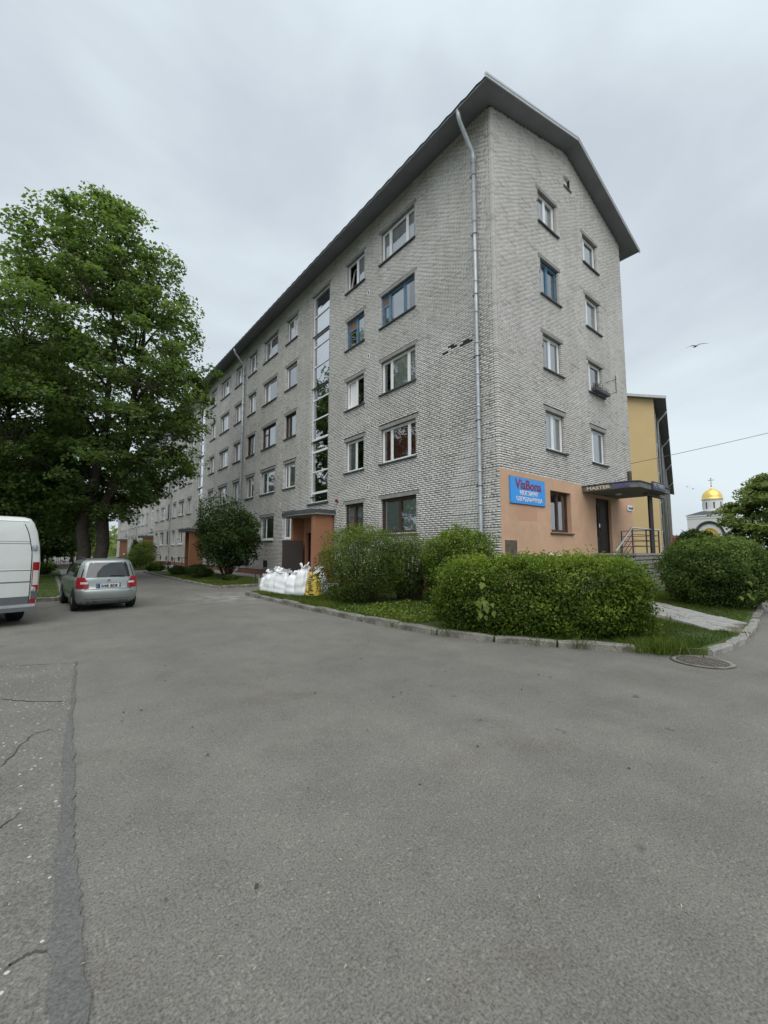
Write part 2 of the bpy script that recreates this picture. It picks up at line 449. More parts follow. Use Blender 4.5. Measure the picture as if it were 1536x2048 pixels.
# ------------------------------------------------------------------ mesh helpers
class MB:
    """collects simple shapes and links them as one mesh object"""

    def __init__(self):
        self.v, self.f = [], []

    def add(self, vs, fs):
        o = len(self.v)
        self.v += [tuple(p) for p in vs]
        self.f += [tuple(i + o for i in q) for q in fs]
        return self

    def box(self, x0, x1, y0, y1, z0, z1):
        return self.add([(x0, y0, z0), (x1, y0, z0), (x1, y1, z0), (x0, y1, z0), (x0, y0, z1), (x1, y0, z1), (x1, y1, z1), (x0, y1, z1)],
                        [(0, 3, 2, 1), (4, 5, 6, 7), (0, 1, 5, 4), (1, 2, 6, 5), (2, 3, 7, 6), (3, 0, 4, 7)])

    def obox(self, c, sx, sy, z0, z1, ang):
        """box turned about z by ang, centred at c=(x, y)"""
        ca, sa = math.cos(ang), math.sin(ang)
        P = []
        for z in (z0, z1):
            for a, b in ((-1, -1), (1, -1), (1, 1), (-1, 1)):
                x, y = a * sx / 2, b * sy / 2
                P.append((c[0] + x * ca - y * sa, c[1] + x * sa + y * ca, z))
        return self.add(P, [(0, 3, 2, 1), (4, 5, 6, 7), (0, 1, 5, 4), (1, 2, 6, 5), (2, 3, 7, 6), (3, 0, 4, 7)])

    def quad(self, a, b, c, d):
        return self.add([a, b, c, d], [(0, 1, 2, 3)])

    def poly_prism(self, pts, z0, z1):
        n = len(pts)
        vs = [(x, y, z0) for x, y in pts] + [(x, y, z1) for x, y in pts]
        fs = [tuple(range(n))[::-1], tuple(range(n, 2 * n))]
        fs += [(i, (i + 1) % n, n + (i + 1) % n, n + i) for i in range(n)]
        return self.add(vs, fs)

    def tube(self, pts, rad, seg=8, cap=True):
        pts = [Vector(p) for p in pts]
        if isinstance(rad, (int, float)):
            rad = [rad] * len(pts)
        n = len(pts)
        vs = []
        a = None
        for i, p in enumerate(pts):
            d = (pts[min(i + 1, n - 1)] - pts[max(i - 1, 0)]).normalized()
            if a is None:
                a = d.cross(Vector((0, 0, 1)))
                if a.length < .3:
                    a = d.cross(Vector((1, 0, 0)))
            else:                        # carry the frame along so that the tube never twists
                a = a - d * a.dot(d)
            a.normalize()
            b = d.cross(a).normalized()
            for k in range(seg):
                t = 2 * math.pi * k / seg
                vs.append(p + (a * math.cos(t) + b * math.sin(t)) * rad[i])
        fs = []
        for i in range(n - 1):
            for k in range(seg):
                k2 = (k + 1) % seg
                fs.append((i * seg + k, i * seg + k2, (i + 1) * seg + k2, (i + 1) * seg + k))
        if cap:
            fs.append(tuple(range(seg))[::-1])
            fs.append(tuple((n - 1) * seg + k for k in range(seg)))
        return self.add(vs, fs)

    def lathe(self, prof, c=(0, 0, 0), seg=20, axis='z'):
        vs = []
        for r, h in prof:
            for k in range(seg):
                t = 2 * math.pi * k / seg
                x, y = r * math.cos(t), r * math.sin(t)
                vs.append((c[0] + x, c[1] + y, c[2] + h) if axis == 'z' else ((c[0] + h, c[1] + x, c[2] + y) if axis == 'x' else (c[0] + x, c[1] + h, c[2] + y)))
        n = len(prof)
        fs = []
        for i in range(n - 1):
            for k in range(seg):
                k2 = (k + 1) % seg
                fs.append((i * seg + k, i * seg + k2, (i + 1) * seg + k2, (i + 1) * seg + k))
        fs.append(tuple(range(seg))[::-1])
        fs.append(tuple((n - 1) * seg + k for k in range(seg)))
        return self.add(vs, fs)

    def mesh(self, name, material, smooth=False):
        me = bpy.data.meshes.new(name)
        me.from_pydata(self.v, [], self.f)
        me.materials.append(M[material] if isinstance(material, str) else material)
        if smooth:
            me.polygons.foreach_set('use_smooth', [True] * len(me.polygons))
        me.update()
        return me

    def build(self, name, material, parent=None, smooth=False):
        return obj(name, self.mesh(name, material, smooth), parent)


def obj(name, me, parent=None, loc=None, rot=None):
    o = bpy.data.objects.new(name, me)
    COL.objects.link(o)
    if parent is not None:
        o.parent = parent
    if loc is not None:
        o.location = loc
    if rot is not None:
        o.rotation_euler = rot
    return o


def tag(o, label=None, cat=None, group=None, kind=None):
    for k, v in (('label', label), ('category', cat), ('group', group), ('kind', kind)):
        if v:
            o[k] = v
    return o


def thing(name, label, cat, loc=(0, 0, 0), rz=0.0, group=None):
    o = bpy.data.objects.new(name, None)
    o.empty_display_size = .3
    COL.objects.link(o)
    o.location = loc
    o.rotation_euler = (0, 0, rz)
    return tag(o, label, cat, group)


def np_mesh(name, verts, faces, material, attr=None):
    """verts (n,3), faces (m,k) all with k corners; attr = one value per vertex stored as 'rnd'"""
    me = bpy.data.meshes.new(name)
    m, k = faces.shape
    me.vertices.add(len(verts))
    me.vertices.foreach_set('co', np.ascontiguousarray(verts, dtype=np.float32).ravel())
    me.loops.add(m * k)
    me.loops.foreach_set('vertex_index', np.ascontiguousarray(faces, dtype=np.int32).ravel())
    me.polygons.add(m)
    me.polygons.foreach_set('loop_start', np.arange(0, m * k, k, dtype=np.int32))
    if attr is not None:
        a = me.attributes.new('rnd', 'FLOAT', 'POINT')
        a.data.foreach_set('value', np.ascontiguousarray(attr, dtype=np.float32))
    me.materials.append(M[material])
    me.update(calc_edges=True)
    return me


def text_mesh(body, size, material, extrude=.004, offset=0.0, align='LEFT', spacing=1.0):
    cu = bpy.data.curves.new('lettering', 'FONT')
    cu.body = body
    cu.size = size
    cu.extrude = extrude
    cu.offset = offset
    cu.align_x = align
    cu.space_character = spacing
    cu.resolution_u = 3
    o = bpy.data.objects.new('lettering', cu)
    COL.objects.link(o)
    dg = bpy.context.evaluated_depsgraph_get()
    me = bpy.data.meshes.new_from_object(o.evaluated_get(dg))
    bpy.data.objects.remove(o, do_unlink=True)
    me.materials.clear()
    me.materials.append(M[material])
    return me


def text_obj(name, body, width, height, material, parent, loc, rot, offset=0.0):
    """lettering stretched to a given width and height, lower-left corner at loc"""
    me = text_mesh(body, 1.0, material, extrude=.006, offset=offset)
    co = np.empty(len(me.vertices) * 3, dtype=np.float32)
    me.vertices.foreach_get('co', co)
    co = co.reshape(-1, 3)
    mn, mx = co.min(0), co.max(0)
    co[:, 0] = (co[:, 0] - mn[0]) / (mx[0] - mn[0]) * width
    co[:, 1] = (co[:, 1] - mn[1]) / (mx[1] - mn[1]) * height
    me.vertices.foreach_set('co', co.ravel())
    me.update()
    return obj(name, me, parent, loc, rot)


# ------------------------------------------------------------------ the setting
ground = MB().quad((-700, -700, -.08), (900, -700, -.08), (900, 900, -.08), (-700, 900, -.08)).build('ground', 'ground')
tag(ground, kind='structure')
road = MB().quad((-80, -60, 0), (140, -60, 0), (140, 130, 0), (-80, 130, 0)).build('road', 'asphalt')
tag(road, kind='structure')

# the older, chippier asphalt to the left with the tar-filled strip along its edge
edge = [(.42, 7.15), (.36, 6.2), (.30, 5.3), (.25, 4.6), (.205, 4.05), (.185, 3.5), (.165, 3.1), (.14, 2.75), (.13, 2.45), (.115, 2.12), (.10, 1.8), (.07, 1.2), (.05, .4), (.0, -2)]


def jag(pts, amp, sub, seed):
    r_ = random.Random(seed)
    out = []
    for (a, b) in zip(pts[:-1], pts[1:]):
        for k in range(sub):
            t = k / sub
            out.append((a[0] + (b[0] - a[0]) * t + r_.uniform(-amp, amp), a[1] + (b[1] - a[1]) * t))
    return out + [pts[-1]]


e_l = jag(edge, .011, 8, 1)
old = MB()
old.add([(x, y, .004) for x, y in e_l] + [(-40, -2, .004), (-40, 9.9, .004), (-2.2, 8.3, .004), (-.9, 8.1, .004), (-.45, 7.65, .004), (-.1, 7.5, .004), (.15, 7.2, .004)], [tuple(range(len(e_l) + 7))[::-1]])
tag(old.build('old_road', 'asphalt_old'), kind='structure')
wid = [.010, .016, .022, .028, .060, .050, .055, .062, .085, .085, .105, .115, .12, .12]
e_r = jag([(x + w, y) for (x, y), w in zip(edge, wid)], .012, 8, 2)
strip = MB()
n_ = len(e_l)
strip.add([(x - .008, y, .008) for x, y in e_l] + [(x, y, .008) for x, y in e_r], [(i + 1, i, n_ + i, n_ + i + 1) for i in range(n_ - 1)])
strip_o = strip.build('tar_strip', 'tar')
tag(strip_o, kind='structure')


def crack(pts, w, seed, parent):
    r_ = random.Random(seed)
    P = []
    for (a, b) in zip(pts[:-1], pts[1:]):
        for k in range(6):
            t = k / 6
            P.append((a[0] + (b[0] - a[0]) * t + r_.uniform(-.012, .012), a[1] + (b[1] - a[1]) * t + r_.uniform(-.012, .012)))
    P.append(pts[-1])
    m = MB()
    vs = []
    for i, p in enumerate(P):
        q, s_ = P[min(i + 1, len(P) - 1)], P[max(i - 1, 0)]
        d = Vector((q[0] - s_[0], q[1] - s_[1])).normalized()
        ww = w * r_.uniform(.35, 1.0) * (.25 if i in (0, len(P) - 1) else 1)
        vs += [(p[0] - d.y * ww, p[1] + d.x * ww, .0085), (p[0] + d.y * ww, p[1] - d.x * ww, .0085)]
    m.add(vs, [(2 * i, 2 * i + 1, 2 * i + 3, 2 * i + 2) for i in range(len(P) - 1)])
    m.build('crack', 'crack', parent)


old_road = bpy.data.objects['old_road']
crack([(-.28, 5.9), (-.05, 5.6), (.26, 5.35)], .007, 3, old_road)
crack([(-.14, 4.05), (-.06, 4.35), (.02, 4.6), (.15, 4.6)], .007, 4, old_road)
crack([(-.03, 2.12), (.03, 2.16), (.10, 2.13)], .006, 5, old_road)
crack([(-.5, 7.55), (-.1, 7.35), (.4, 7.1)], .006, 6, old_road)
crack([(-.3, 3.2), (-.12, 3.15), (.0, 3.3)], .006, 8, old_road)


def slab(name, pts, z1, material='soil', z0=-.05):
    return tag(MB().poly_prism(pts, z0, z1).build(name, material), kind='structure')


# kerb line round the lawn at the foot of the gable, then off along the road to the right
K_A = [(5.45, 14.15), (5.42, 11.8), (5.38, 9.6), (5.38, 8.2), (5.42, 6.8), (5.60, 5.1), (5.92, 4.3), (6.32, 3.55), (6.72, 2.95), (6.98, 2.45)]
K_B = [(7.52, 1.86), (8.1, 1.76), (9.05, 1.75), (10.4, 1.87), (11.7, 2.02), (13.8, 2.28), (17.0, 2.75), (22.0, 3.5), (30.0, 4.8)]
lawn = slab('lawn', K_A + [(7.1, 2.25)] + K_B + [(60, 10), (130, 22), (130, 128), (10.3, 128), (10.3, 14.15)], .085)
lawn2 = slab('lawn', [(5.62, 17.2), (7.6, 17.45), (8.65, 17.6), (8.65, 33.2), (5.5, 33.2), (5.42, 27)], .085)
lawn3 = slab('lawn', [(5.45, 37.6), (8.65, 37.6), (8.65, 54), (5.45, 54)], .085)
lawn4 = slab('lawn', [(5.45, 58), (8.65, 58), (8.65, 96), (5.45, 96)], .085)
lawn_l = slab('lawn', [(.55, 16.15), (.62, 22), (.8, 30.0), (-60, 36.0), (-60, 19.5)], .085)
lawn_l2 = slab('lawn', [(.85, 31.1), (1.0, 44), (1.1, 62), (-60, 66), (-60, 37.1)], .085)
lawn_l3 = slab('lawn', [(1.1, 64), (1.2, 126), (-78, 126), (-78, 68)], .085)
fpath = slab('pavement', [(8.66, 14.16), (10.29, 14.16), (10.29, 96), (8.66, 96)], .07, 'concrete')
park = slab('parking', [(-40, 70), (.6, 70), (.6, 86), (-40, 86)], .09, 'asphalt')


def kerb_run(pts, parent, seed, length=1.0, pale=0.0, w=.14, top=.125):
    r_ = random.Random(seed)
    acc = [0.0]
    for a, b in zip(pts[:-1], pts[1:]):
        acc.append(acc[-1] + math.dist(a, b))

    def at(s):
        for i in range(len(pts) - 1):
            if s <= acc[i + 1] or i == len(pts) - 2:
                t = (s - acc[i]) / (acc[i + 1] - acc[i])
                return (pts[i][0] + (pts[i + 1][0] - pts[i][0]) * t, pts[i][1] + (pts[i + 1][1] - pts[i][1]) * t)
    s = 0.0
    while s < acc[-1] - .2:
        L = min(length * r_.uniform(.9, 1.1), acc[-1] - s)
        a, b = at(s + .015), at(s + L - .015)
        ang = math.atan2(b[1] - a[1], b[0] - a[0]) + r_.uniform(-.02, .02)
        D = math.dist(a, b)
        z = top + r_.uniform(-.025, .012)
        m = MB()
        c = .022
        prof = [(-w / 2, -.06), (w / 2, -.06), (w / 2, z - c), (w / 2 - c, z), (-w / 2 + c, z), (-w / 2, z - c)]
        n = len(prof)
        vs = []
        K = 5
        for k in range(K):
            x = -D / 2 + D * k / (K - 1)
            sh = .012 if k in (0, K - 1) else 0
            for (yy, zz) in prof:
                j = .007
                vs.append((x + r_.uniform(-j, j), yy * (1 - sh * 3) + r_.uniform(-j, j), zz - (sh if zz > 0 else 0) + r_.uniform(-j, j)))
        fs = [(k * n + i, k * n + (i + 1) % n, (k + 1) * n + (i + 1) % n, (k + 1) * n + i) for k in range(K - 1) for i in range(n)]
        fs += [tuple(range(n))[::-1], tuple((K - 1) * n + i for i in range(n))]
        m.add(vs, fs)
        me = m.mesh('kerb_stone', 'kerb_pale' if r_.random() < pale else 'kerb')
        obj('kerb_stone', me, parent, ((a[0] + b[0]) / 2, (a[1] + b[1]) / 2, 0), (r_.uniform(-.05, .05), r_.uniform(-.012, .012), ang))
        s += L


kerb_run(K_A, lawn, 11)
kerb_run(K_B[:5], lawn, 12, .75, pale=.8, w=.14, top=.098)
kerb_run(K_B[4:], lawn, 13, 1.0)
kerb_run([(7.4, 17.42), (5.62, 17.2), (5.42, 20), (5.42, 27), (5.5, 33.2)], lawn2, 14, top=.115)
kerb_run([(5.45, 37.6), (5.45, 54)], lawn3, 15, top=.115)
kerb_run([(.62, 30), (.6, 22), (.55, 16.15), (-1.5, 16.2), (-6, 16.7), (-16, 17.4)], lawn_l, 16, top=.12)

# slab path from the road to the shop steps
path = tag(MB().poly_prism([(9.42, 1.84), (10.5, 1.98), (11.2, 2.9), (12.25, 4.05), (14.3, 5.5), (13.4, 6.2), (11.65, 4.7), (10.25, 3.35)], 0, .088).build('path', 'earth'), kind='structure')
r_ = random.Random(5)
d0 = Vector((.72, .69))
nrm = Vector((-d0.y, d0.x))
slab_me = []
for k in range(4):
    m = MB()
    h = .185
    vs = [(-h, -h, 0), (h, -h, 0), (h, h, 0), (-h, h, 0)]
    vs = [(x, y, 0) for x, y, _ in vs] + [(x * .96, y * .96, .028) for x, y, _ in vs]
    m.add(vs, [(0, 1, 5, 4), (1, 2, 6, 5), (2, 3, 7, 6), (3, 0, 4, 7), (4, 5, 6, 7)])
    slab_me.append(m.mesh('paving_slab', 'slab'))
for i in range(13):
    for j in range(3):
        p = Vector((9.78, 2.02)) + d0 * (i * .385) + nrm * ((j - 1.2) * .385 - .05 * (i > 8))
        if p.y < 1.98:
            continue
        obj('paving_slab', slab_me[(i * 3 + j) % 4], path, (p.x, p.y, .086 + r_.uniform(-.004, .006)), (r_.uniform(-.02, .02), r_.uniform(-.02, .02), math.atan2(d0.y, d0.x) + r_.uniform(-.015, .015)))


# ------------------------------------------------------------------ the apartment building
XF, YG, XR, YE = 10.26, 7.25, 19.97, 89.9      # long facade, gable, far side, far end
bld = thing('apartment_building', 'five-storey light grey brick apartment block with pitched roof and orange shop front', 'building', (XF, YG, 0))


def bpart(mb, name, material, parent=bld, smooth=False, kind=None, label=None):
    """part given in world coordinates, parented under the building (or a part of it)"""
    o = mb.build(name, material, None, smooth)
    o.parent = parent
    if parent is bld:
        o.matrix_parent_inverse = Matrix.Translation((-XF, -YG, 0))
    if kind:
        o['kind'] = kind
    if label:
        o['label'] = label
    return o


FZ = [(2.17, 3.53), (4.97, 6.35), (7.82, 9.15), (10.65, 12.0), (13.43, 14.80)]
GZ = [None, (4.95, 6.28), (7.78, 9.04), (10.48, 11.82), (13.2, 14.44)]
STAIRS = [17.75 + 20.5 * k for k in range(4)]
SHW = .86
wins = []       # facade windows (y0, y1, z0, z1, floor, column kind, index)
for fl in range(5):
    z0, z1 = FZ[fl]
    wins.append((10.80, 12.85, z0, z1, fl, 'A', 0))
    wins.append((14.0, 15.4, z0, z1, fl, 'B', 0))
    for k, sc in enumerate(STAIRS):
        for sg in (-1, 1):
            if k == 0 and sg == -1:
                continue
            for kind, d0_, d1_ in (('C', 2.50, 3.87), ('D', 5.06, 7.10), ('E', 8.27, 9.62)):
                if k == 3 and sg == 1 and kind == 'E':
                    continue
                a, b = sc + sg * d0_, sc + sg * d1_
                wins.append((min(a, b), max(a, b), z0, z1, fl, kind, k * 2 + (sg > 0)))
f_open = [(w[0], w[1], w[2], w[3]) for w in wins]
f_open += [(s - SHW, s + SHW, 3.86, 14.80) for s in STAIRS]
doors = [(s - .42, s + .98, .12, 2.45) for s in STAIRS]
f_open += doors
g_open = []
for fl in range(1, 5):
    for x0, x1 in ((12.95, 14.22), (16.28, 17.55)):
        g_open.append((x0, x1, *GZ[fl]))
g_open += [(13.02, 14.40, 2.13, 3.53), (16.34, 17.66, 1.42, 3.55), (14.93, 15.41, 15.74, 16.24)]

WTOP = 15.74
SLOPE = .317
XM = (XF + XR) / 2


def wall_grid(a0, a1, z0, z1, openings, P, depth=.16, grow=.006, ztop=None):
    """flat wall with true openings and their reveals; P(a, d, z) -> world, d into the building"""
    mb = MB()
    ops = [(o[0] - grow, o[1] + grow, max(o[2] - grow, z0), o[3] + grow) for o in openings]
    A = sorted({a0, a1, *[o[0] for o in ops], *[o[1] for o in ops]})
    Z = sorted({z0, z1, *[o[2] for o in ops], *[min(o[3], z1) for o in ops]})
    A = [a for a in A if a0 <= a <= a1]
    Z = [z for z in Z if z0 <= z <= z1]
    for i in range(len(A) - 1):
        am = (A[i] + A[i + 1]) / 2
        run = None
        for j in range(len(Z) - 1):
            zm = (Z[j] + Z[j + 1]) / 2
            if any(o[0] < am < o[1] and o[2] < zm < o[3] for o in ops):
                continue
            mb.quad(P(A[i], 0, Z[j]), P(A[i + 1], 0, Z[j]), P(A[i + 1], 0, Z[j + 1]), P(A[i], 0, Z[j + 1]))
    for o in ops:
        c = [(o[0], o[2]), (o[1], o[2]), (o[1], o[3]), (o[0], o[3])]
        for k in range(4):
            p, q = c[k], c[(k + 1) % 4]
            mb.quad(P(p[0], 0, p[1]), P(q[0], 0, q[1]), P(q[0], depth, q[1]), P(p[0], depth, p[1]))
    return mb


PF = lambda a, d, z: (XF + d, a, z)
PG = lambda a, d, z: (a, YG + d, z)
YB = 50.0       # beyond this the bricks are too small to tell apart
wall = bpart(wall_grid(YG, YB, -.05, WTOP, [o for o in f_open if o[1] < YB], PF), 'wall', 'mortar')
bpart(wall_grid(YB, YE, -.05, WTOP, [o for o in f_open if o[0] > YB], PF), 'wall', 'brick_far')
gw = wall_grid(XF, XR, -.05, WTOP - .02, g_open[:-1], PG)
zr = WTOP - .02
gv = [PG(XF, 0, zr), PG(XR, 0, zr), PG(XM, 0, zr + SLOPE * (XR - XF) / 2)]
vo = g_open[-1]
# gable triangle with the loft vent opening left free
zt = lambda x: zr + SLOPE * (min(x - XF, XR - x))
gw.add([PG(XF, 0, zr), PG(vo[0], 0, zr), PG(vo[0], 0, zt(vo[0]))], [(0, 1, 2)])
gw.add([PG(vo[1], 0, zr), PG(XR, 0, zr), PG(vo[1], 0, zt(vo[1]))], [(0, 1, 2)])
gw.add([PG(vo[0], 0, zr), PG(vo[1], 0, zr), PG(vo[1], 0, vo[2]), PG(vo[0], 0, vo[2])], [(0, 1, 2, 3)])
gw.add([PG(vo[0], 0, vo[3]), PG(vo[1], 0, vo[3]), PG(vo[1], 0, zt(vo[1])), PG(XM, 0, zt(XM)), PG(vo[0], 0, zt(vo[0]))], [(0, 1, 2, 3, 4)])
c_ = [(vo[0], vo[2]), (vo[1], vo[2]), (vo[1], vo[3]), (vo[0], vo[3])]
for k in range(4):
    p, q = c_[k], c_[(k + 1) % 4]
    gw.quad(PG(p[0], 0, p[1]), PG(q[0], 0, q[1]), PG(q[0], .16, q[1]), PG(p[0], .16, p[1]))
bpart(gw, 'wall', 'mortar')
# far walls, inner lining (rooms are dark behind the windows)
bw = MB()
bw.quad((XR, YG, -.05), (XR, YE, -.05), (XR, YE, WTOP), (XR, YG, WTOP))
bw.quad((XR, YE, -.05), (XF, YE, -.05), (XF, YE, WTOP), (XR, YE, WTOP))
bw.add([(XF, YE, WTOP), (XR, YE, WTOP), (XM, YE, WTOP + SLOPE * (XR - XF) / 2)], [(0, 1, 2)])
bpart(bw, 'wall', 'brick_far')
rm = MB()
rm.quad((XF + 2.2, YG + .2, 0), (XF + 2.2, YE, 0), (XF + 2.2, YE, 16), (XF + 2.2, YG + .2, 16))
rm.quad((XF + 2.2, YG + 2.2, 0), (XR, YG + 2.2, 0), (XR, YG + 2.2, 16), (XF + 2.2, YG + 2.2, 16))
for z in (1.4, 4.2, 7.0, 9.82, 12.62, 15.4):
    rm.quad((XF + .02, YG + .02, z), (XF + 2.2, YG + .02, z), (XF + 2.2, YE, z), (XF + .02, YE, z))
    rm.quad((XF + 2.2, YG + .02, z), (XR - .02, YG + .02, z), (XR - .02, YG + 2.2, z), (XF + 2.2, YG + 2.2, z))
bpart(rm, 'inner_wall', 'room')
for s in STAIRS:
    gs = MB()
    gs.add([(XF + .2, s - 1.25, .1), (XF + 1.6, s - 1.25, .1), (XF + 1.6, s + 1.25, .1), (XF + .2, s + 1.25, .1), (XF + .2, s - 1.25, 15.3), (XF + 1.6, s - 1.25, 15.3), (XF + 1.6, s + 1.25, 15.3), (XF + .2, s + 1.25, 15.3)], [(0, 1, 5, 4), (1, 2, 6, 5), (2, 3, 7, 6)])
    bpart(gs, 'stairwell_wall', 'greenwall')

# --- bricks: one box each, real joints between them
BH, JT = .075, .017
brg = np.random.default_rng(3)


def courses(a0, a1, z0, z1, openings, lim=None, phase=0.0, quoin=0, qz=-9):
    out = []
    n = int((z1 - z0) / BH)
    for r in range(n):
        za = z0 + r * BH
        zb = za + BH - JT
        lo, hi = (a0 if r % 2 == quoin or za < qz else a0 + .13), a1
        if lim:
            lo, hi = lim((za + zb) / 2 + .03)
            lo, hi = max(lo, a0 if r % 2 == quoin else a0 + .13), min(hi, a1)
            if hi - lo < .1:
                continue
        cuts = sorted((o[0], o[1]) for o in openings if min(o[3], zb) - max(o[2], za) > .03)
        spans, x = [], lo
        for c0, c1 in cuts:
            if c0 > x:
                spans.append((x, c0))
            x = max(x, c1)
        if x < hi:
            spans.append((x, hi))
        header = (r % 6 == 5)
        L = .1275 if header else .26
        off = ((r % 2) * .13 + phase + ((r // 6) % 2) * .065) % L
        for s0, s1 in spans:
            k = math.floor((s0 - a0 - off) / L)
            p = a0 + off + k * L
            while p < s1:
                b0, b1 = max(p, s0 + .002), min(p + L - JT, s1 - .002)
                if b0 - s0 < .075:
                    b0 = s0 + .002
                if s1 - b1 < .075:
                    b1 = s1 - .002
                if b1 - b0 > .06:
                    out.append((b0, b1, za, zb, 1 if header else 0))
                p += L
                if b1 >= s1 - .003:
                    break
    return out


lint_f = [(o[0] - .13, o[1] + .13, o[3] - .001, o[3] + .15) for o in f_open if o not in doors]
canopy_cut = [(s - 1.45, s + 1.6, -.2, 3.36) for s in STAIRS]
plinth_cut = [(YG - 1, YE + 1, -1, .36)]
fb = courses(YG - .012, YB, .02, WTOP + .14, f_open + lint_f + canopy_cut + plinth_cut, qz=3.92)
# knocked-out bricks where an old awning was torn off
fb = [b for b in fb if not (8.0 < b[0] < 9.6 and 8.16 < b[2] < 8.36 and brg.random() < .36)]
lint_g = [(o[0] - .13, o[1] + .13, o[3] - .001, o[3] + .15) for o in g_open[:8]]
plaster_cut = [(XF - 1, XR + 1, -1, 3.93)]
gb = courses(XF - .012, XR, .02, WTOP + SLOPE * (XR - XF) / 2, g_open + lint_g + plaster_cut,
             lim=lambda z: (XF - .012 + max(0, (z - WTOP + .02) / SLOPE), XR - max(0, (z - WTOP + .02) / SLOPE)), phase=.09, quoin=1)


def near(b, f):
    a = (b[0] + b[1]) / 2
    return (XF ** 2 + a ** 2 if f else a ** 2 + YG ** 2) + (b[2] - 1.5) ** 2


cand = sorted(((near(b, True), 'f', i) for i, b in enumerate(fb) if b[2] > 1.28 and abs(b[1] - b[0] - .243) < .003), key=lambda t: t[0])
single = {i for _, _, i in cand[:300]}
brick_me = MB().box(0, .112, -.1215, .1215, -.029, .029).mesh('brick', 'brick')
a_ = brick_me.attributes.new('rnd', 'FLOAT', 'POINT')
for i in single:
    b = fb[i]
    o = obj('brick', brick_me, wall, (XF - .012 + brg.normal(0, .0018), (b[0] + b[1]) / 2, (b[2] + b[3]) / 2), (brg.normal(0, .004), brg.normal(0, .004), brg.normal(0, .006)))


def brick_mesh(name, rects, facade):
    r = np.array(rects)
    N = len(r)
    j = brg.normal(0, .0022, (N, 1)) + brg.normal(0, .0008, (N, 8))
    d = np.array([-.012, -.012, -.012, -.012, .10, .10, .10, .10])[None, :] + j
    a = np.stack([r[:, 0], r[:, 1], r[:, 1], r[:, 0]] * 2, 1) + brg.normal(0, .0012, (N, 8))
    z = np.stack([r[:, 2], r[:, 2], r[:, 3], r[:, 3]] * 2, 1) + brg.normal(0, .0012, (N, 8))
    if facade:
        V = np.stack([XF + d, a, z], 2)
    else:
        V = np.stack([a, YG + d, z], 2)
    base = (np.arange(N) * 8)[:, None, None]
    F = np.array([[0, 1, 2, 3], [0, 4, 5, 1], [1, 5, 6, 2], [2, 6, 7, 3], [3, 7, 4, 0]])
    if facade:
        F = F[:, ::-1]
    F = (F[None] + base).reshape(-1, 4)
    V = V.reshape(-1, 3) - np.array([XF, YG, 0])
    me = np_mesh(name, V, F, 'brick', np.repeat(brg.random(N), 8))
    return me


bo = obj('brickwork', brick_mesh('brickwork', [b for i, b in enumerate(fb) if i not in single], True), bld)
bo['kind'] = 'stuff'
bo = obj('brickwork', brick_mesh('brickwork', gb, False), bld)
bo['kind'] = 'stuff'

# --- plaster on the ground floor of the gable (openings left free)
pl = MB()
PP = lambda a, d, z: (a, YG - .022 + d, z)
pl.v, pl.f = [], []
pw = wall_grid(XF - .012, XR + .012, -.05, 3.925, g_open[8:10], PP, depth=.19, grow=0.0)
pw.quad((XF - .012, YG - .022, 3.925), (XR + .012, YG - .022, 3.925), (XR + .012, YG + .02, 3.925), (XF - .012, YG + .02, 3.925))
pw.quad((XF - .0125, YG - .022, -.05), (XF - .0125, YG - .022, 3.925), (XF - .0125, YG - .012, 3.925), (XF - .0125, YG - .012, -.05))
pw.quad((XR + .012, YG - .022, -.05), (XR + .012, YG + .3, -.05), (XR + .012, YG + .3, 3.925), (XR + .012, YG - .022, 3.925))
bpart(pw, 'plaster_front', 'plaster', label='orange rendered shop front at the foot of the gable')
bpart(MB().box(11.12, 12.18, YG - .0255, YG - .0215, 2.45, 3.0), 'plaster_patch', 'plaster_red', label='redder patch of plaster under the blue sign')
m_ = MB().box(10.41, 10.99, YG - .04, YG - .02, 1.10, 1.82)
bpart(m_, 'meter_cupboard', 'timber', label='brown meter cupboard door by the corner')
# plinth along the long facade
pt = MB()
ys = [YG] + sorted(sum([[s - 1.3, s + 1.5] for s in STAIRS], [])) + [YE]
for a, b in zip(ys[::2], ys[1::2]):
    pt.box(XF - .03, XF + .02, a, b, -.05, .36)
bpart(pt, 'plinth', 'plinth')


# --- windows
def wbar(mb, P, a0, a1, z0, z1, d0, d1):
    p = [P(a0, d0, z0), P(a1, d0, z0), P(a1, d1, z0), P(a0, d1, z0), P(a0, d0, z1), P(a1, d0, z1), P(a1, d1, z1), P(a0, d1, z1)]
    mb.add(p, [(0, 3, 2, 1), (4, 5, 6, 7), (0, 1, 5, 4), (1, 2, 6, 5), (2, 3, 7, 6), (3, 0, 4, 7)])


def pane_quad(*q):
    """pane whose outer side faces out of the building"""
    a, b, c = Vector(q[0]), Vector(q[1]), Vector(q[2])
    n = (b - a).cross(c - b)
    return MB().quad(*q) if n.x + n.y < 0 else MB().quad(*q[::-1])


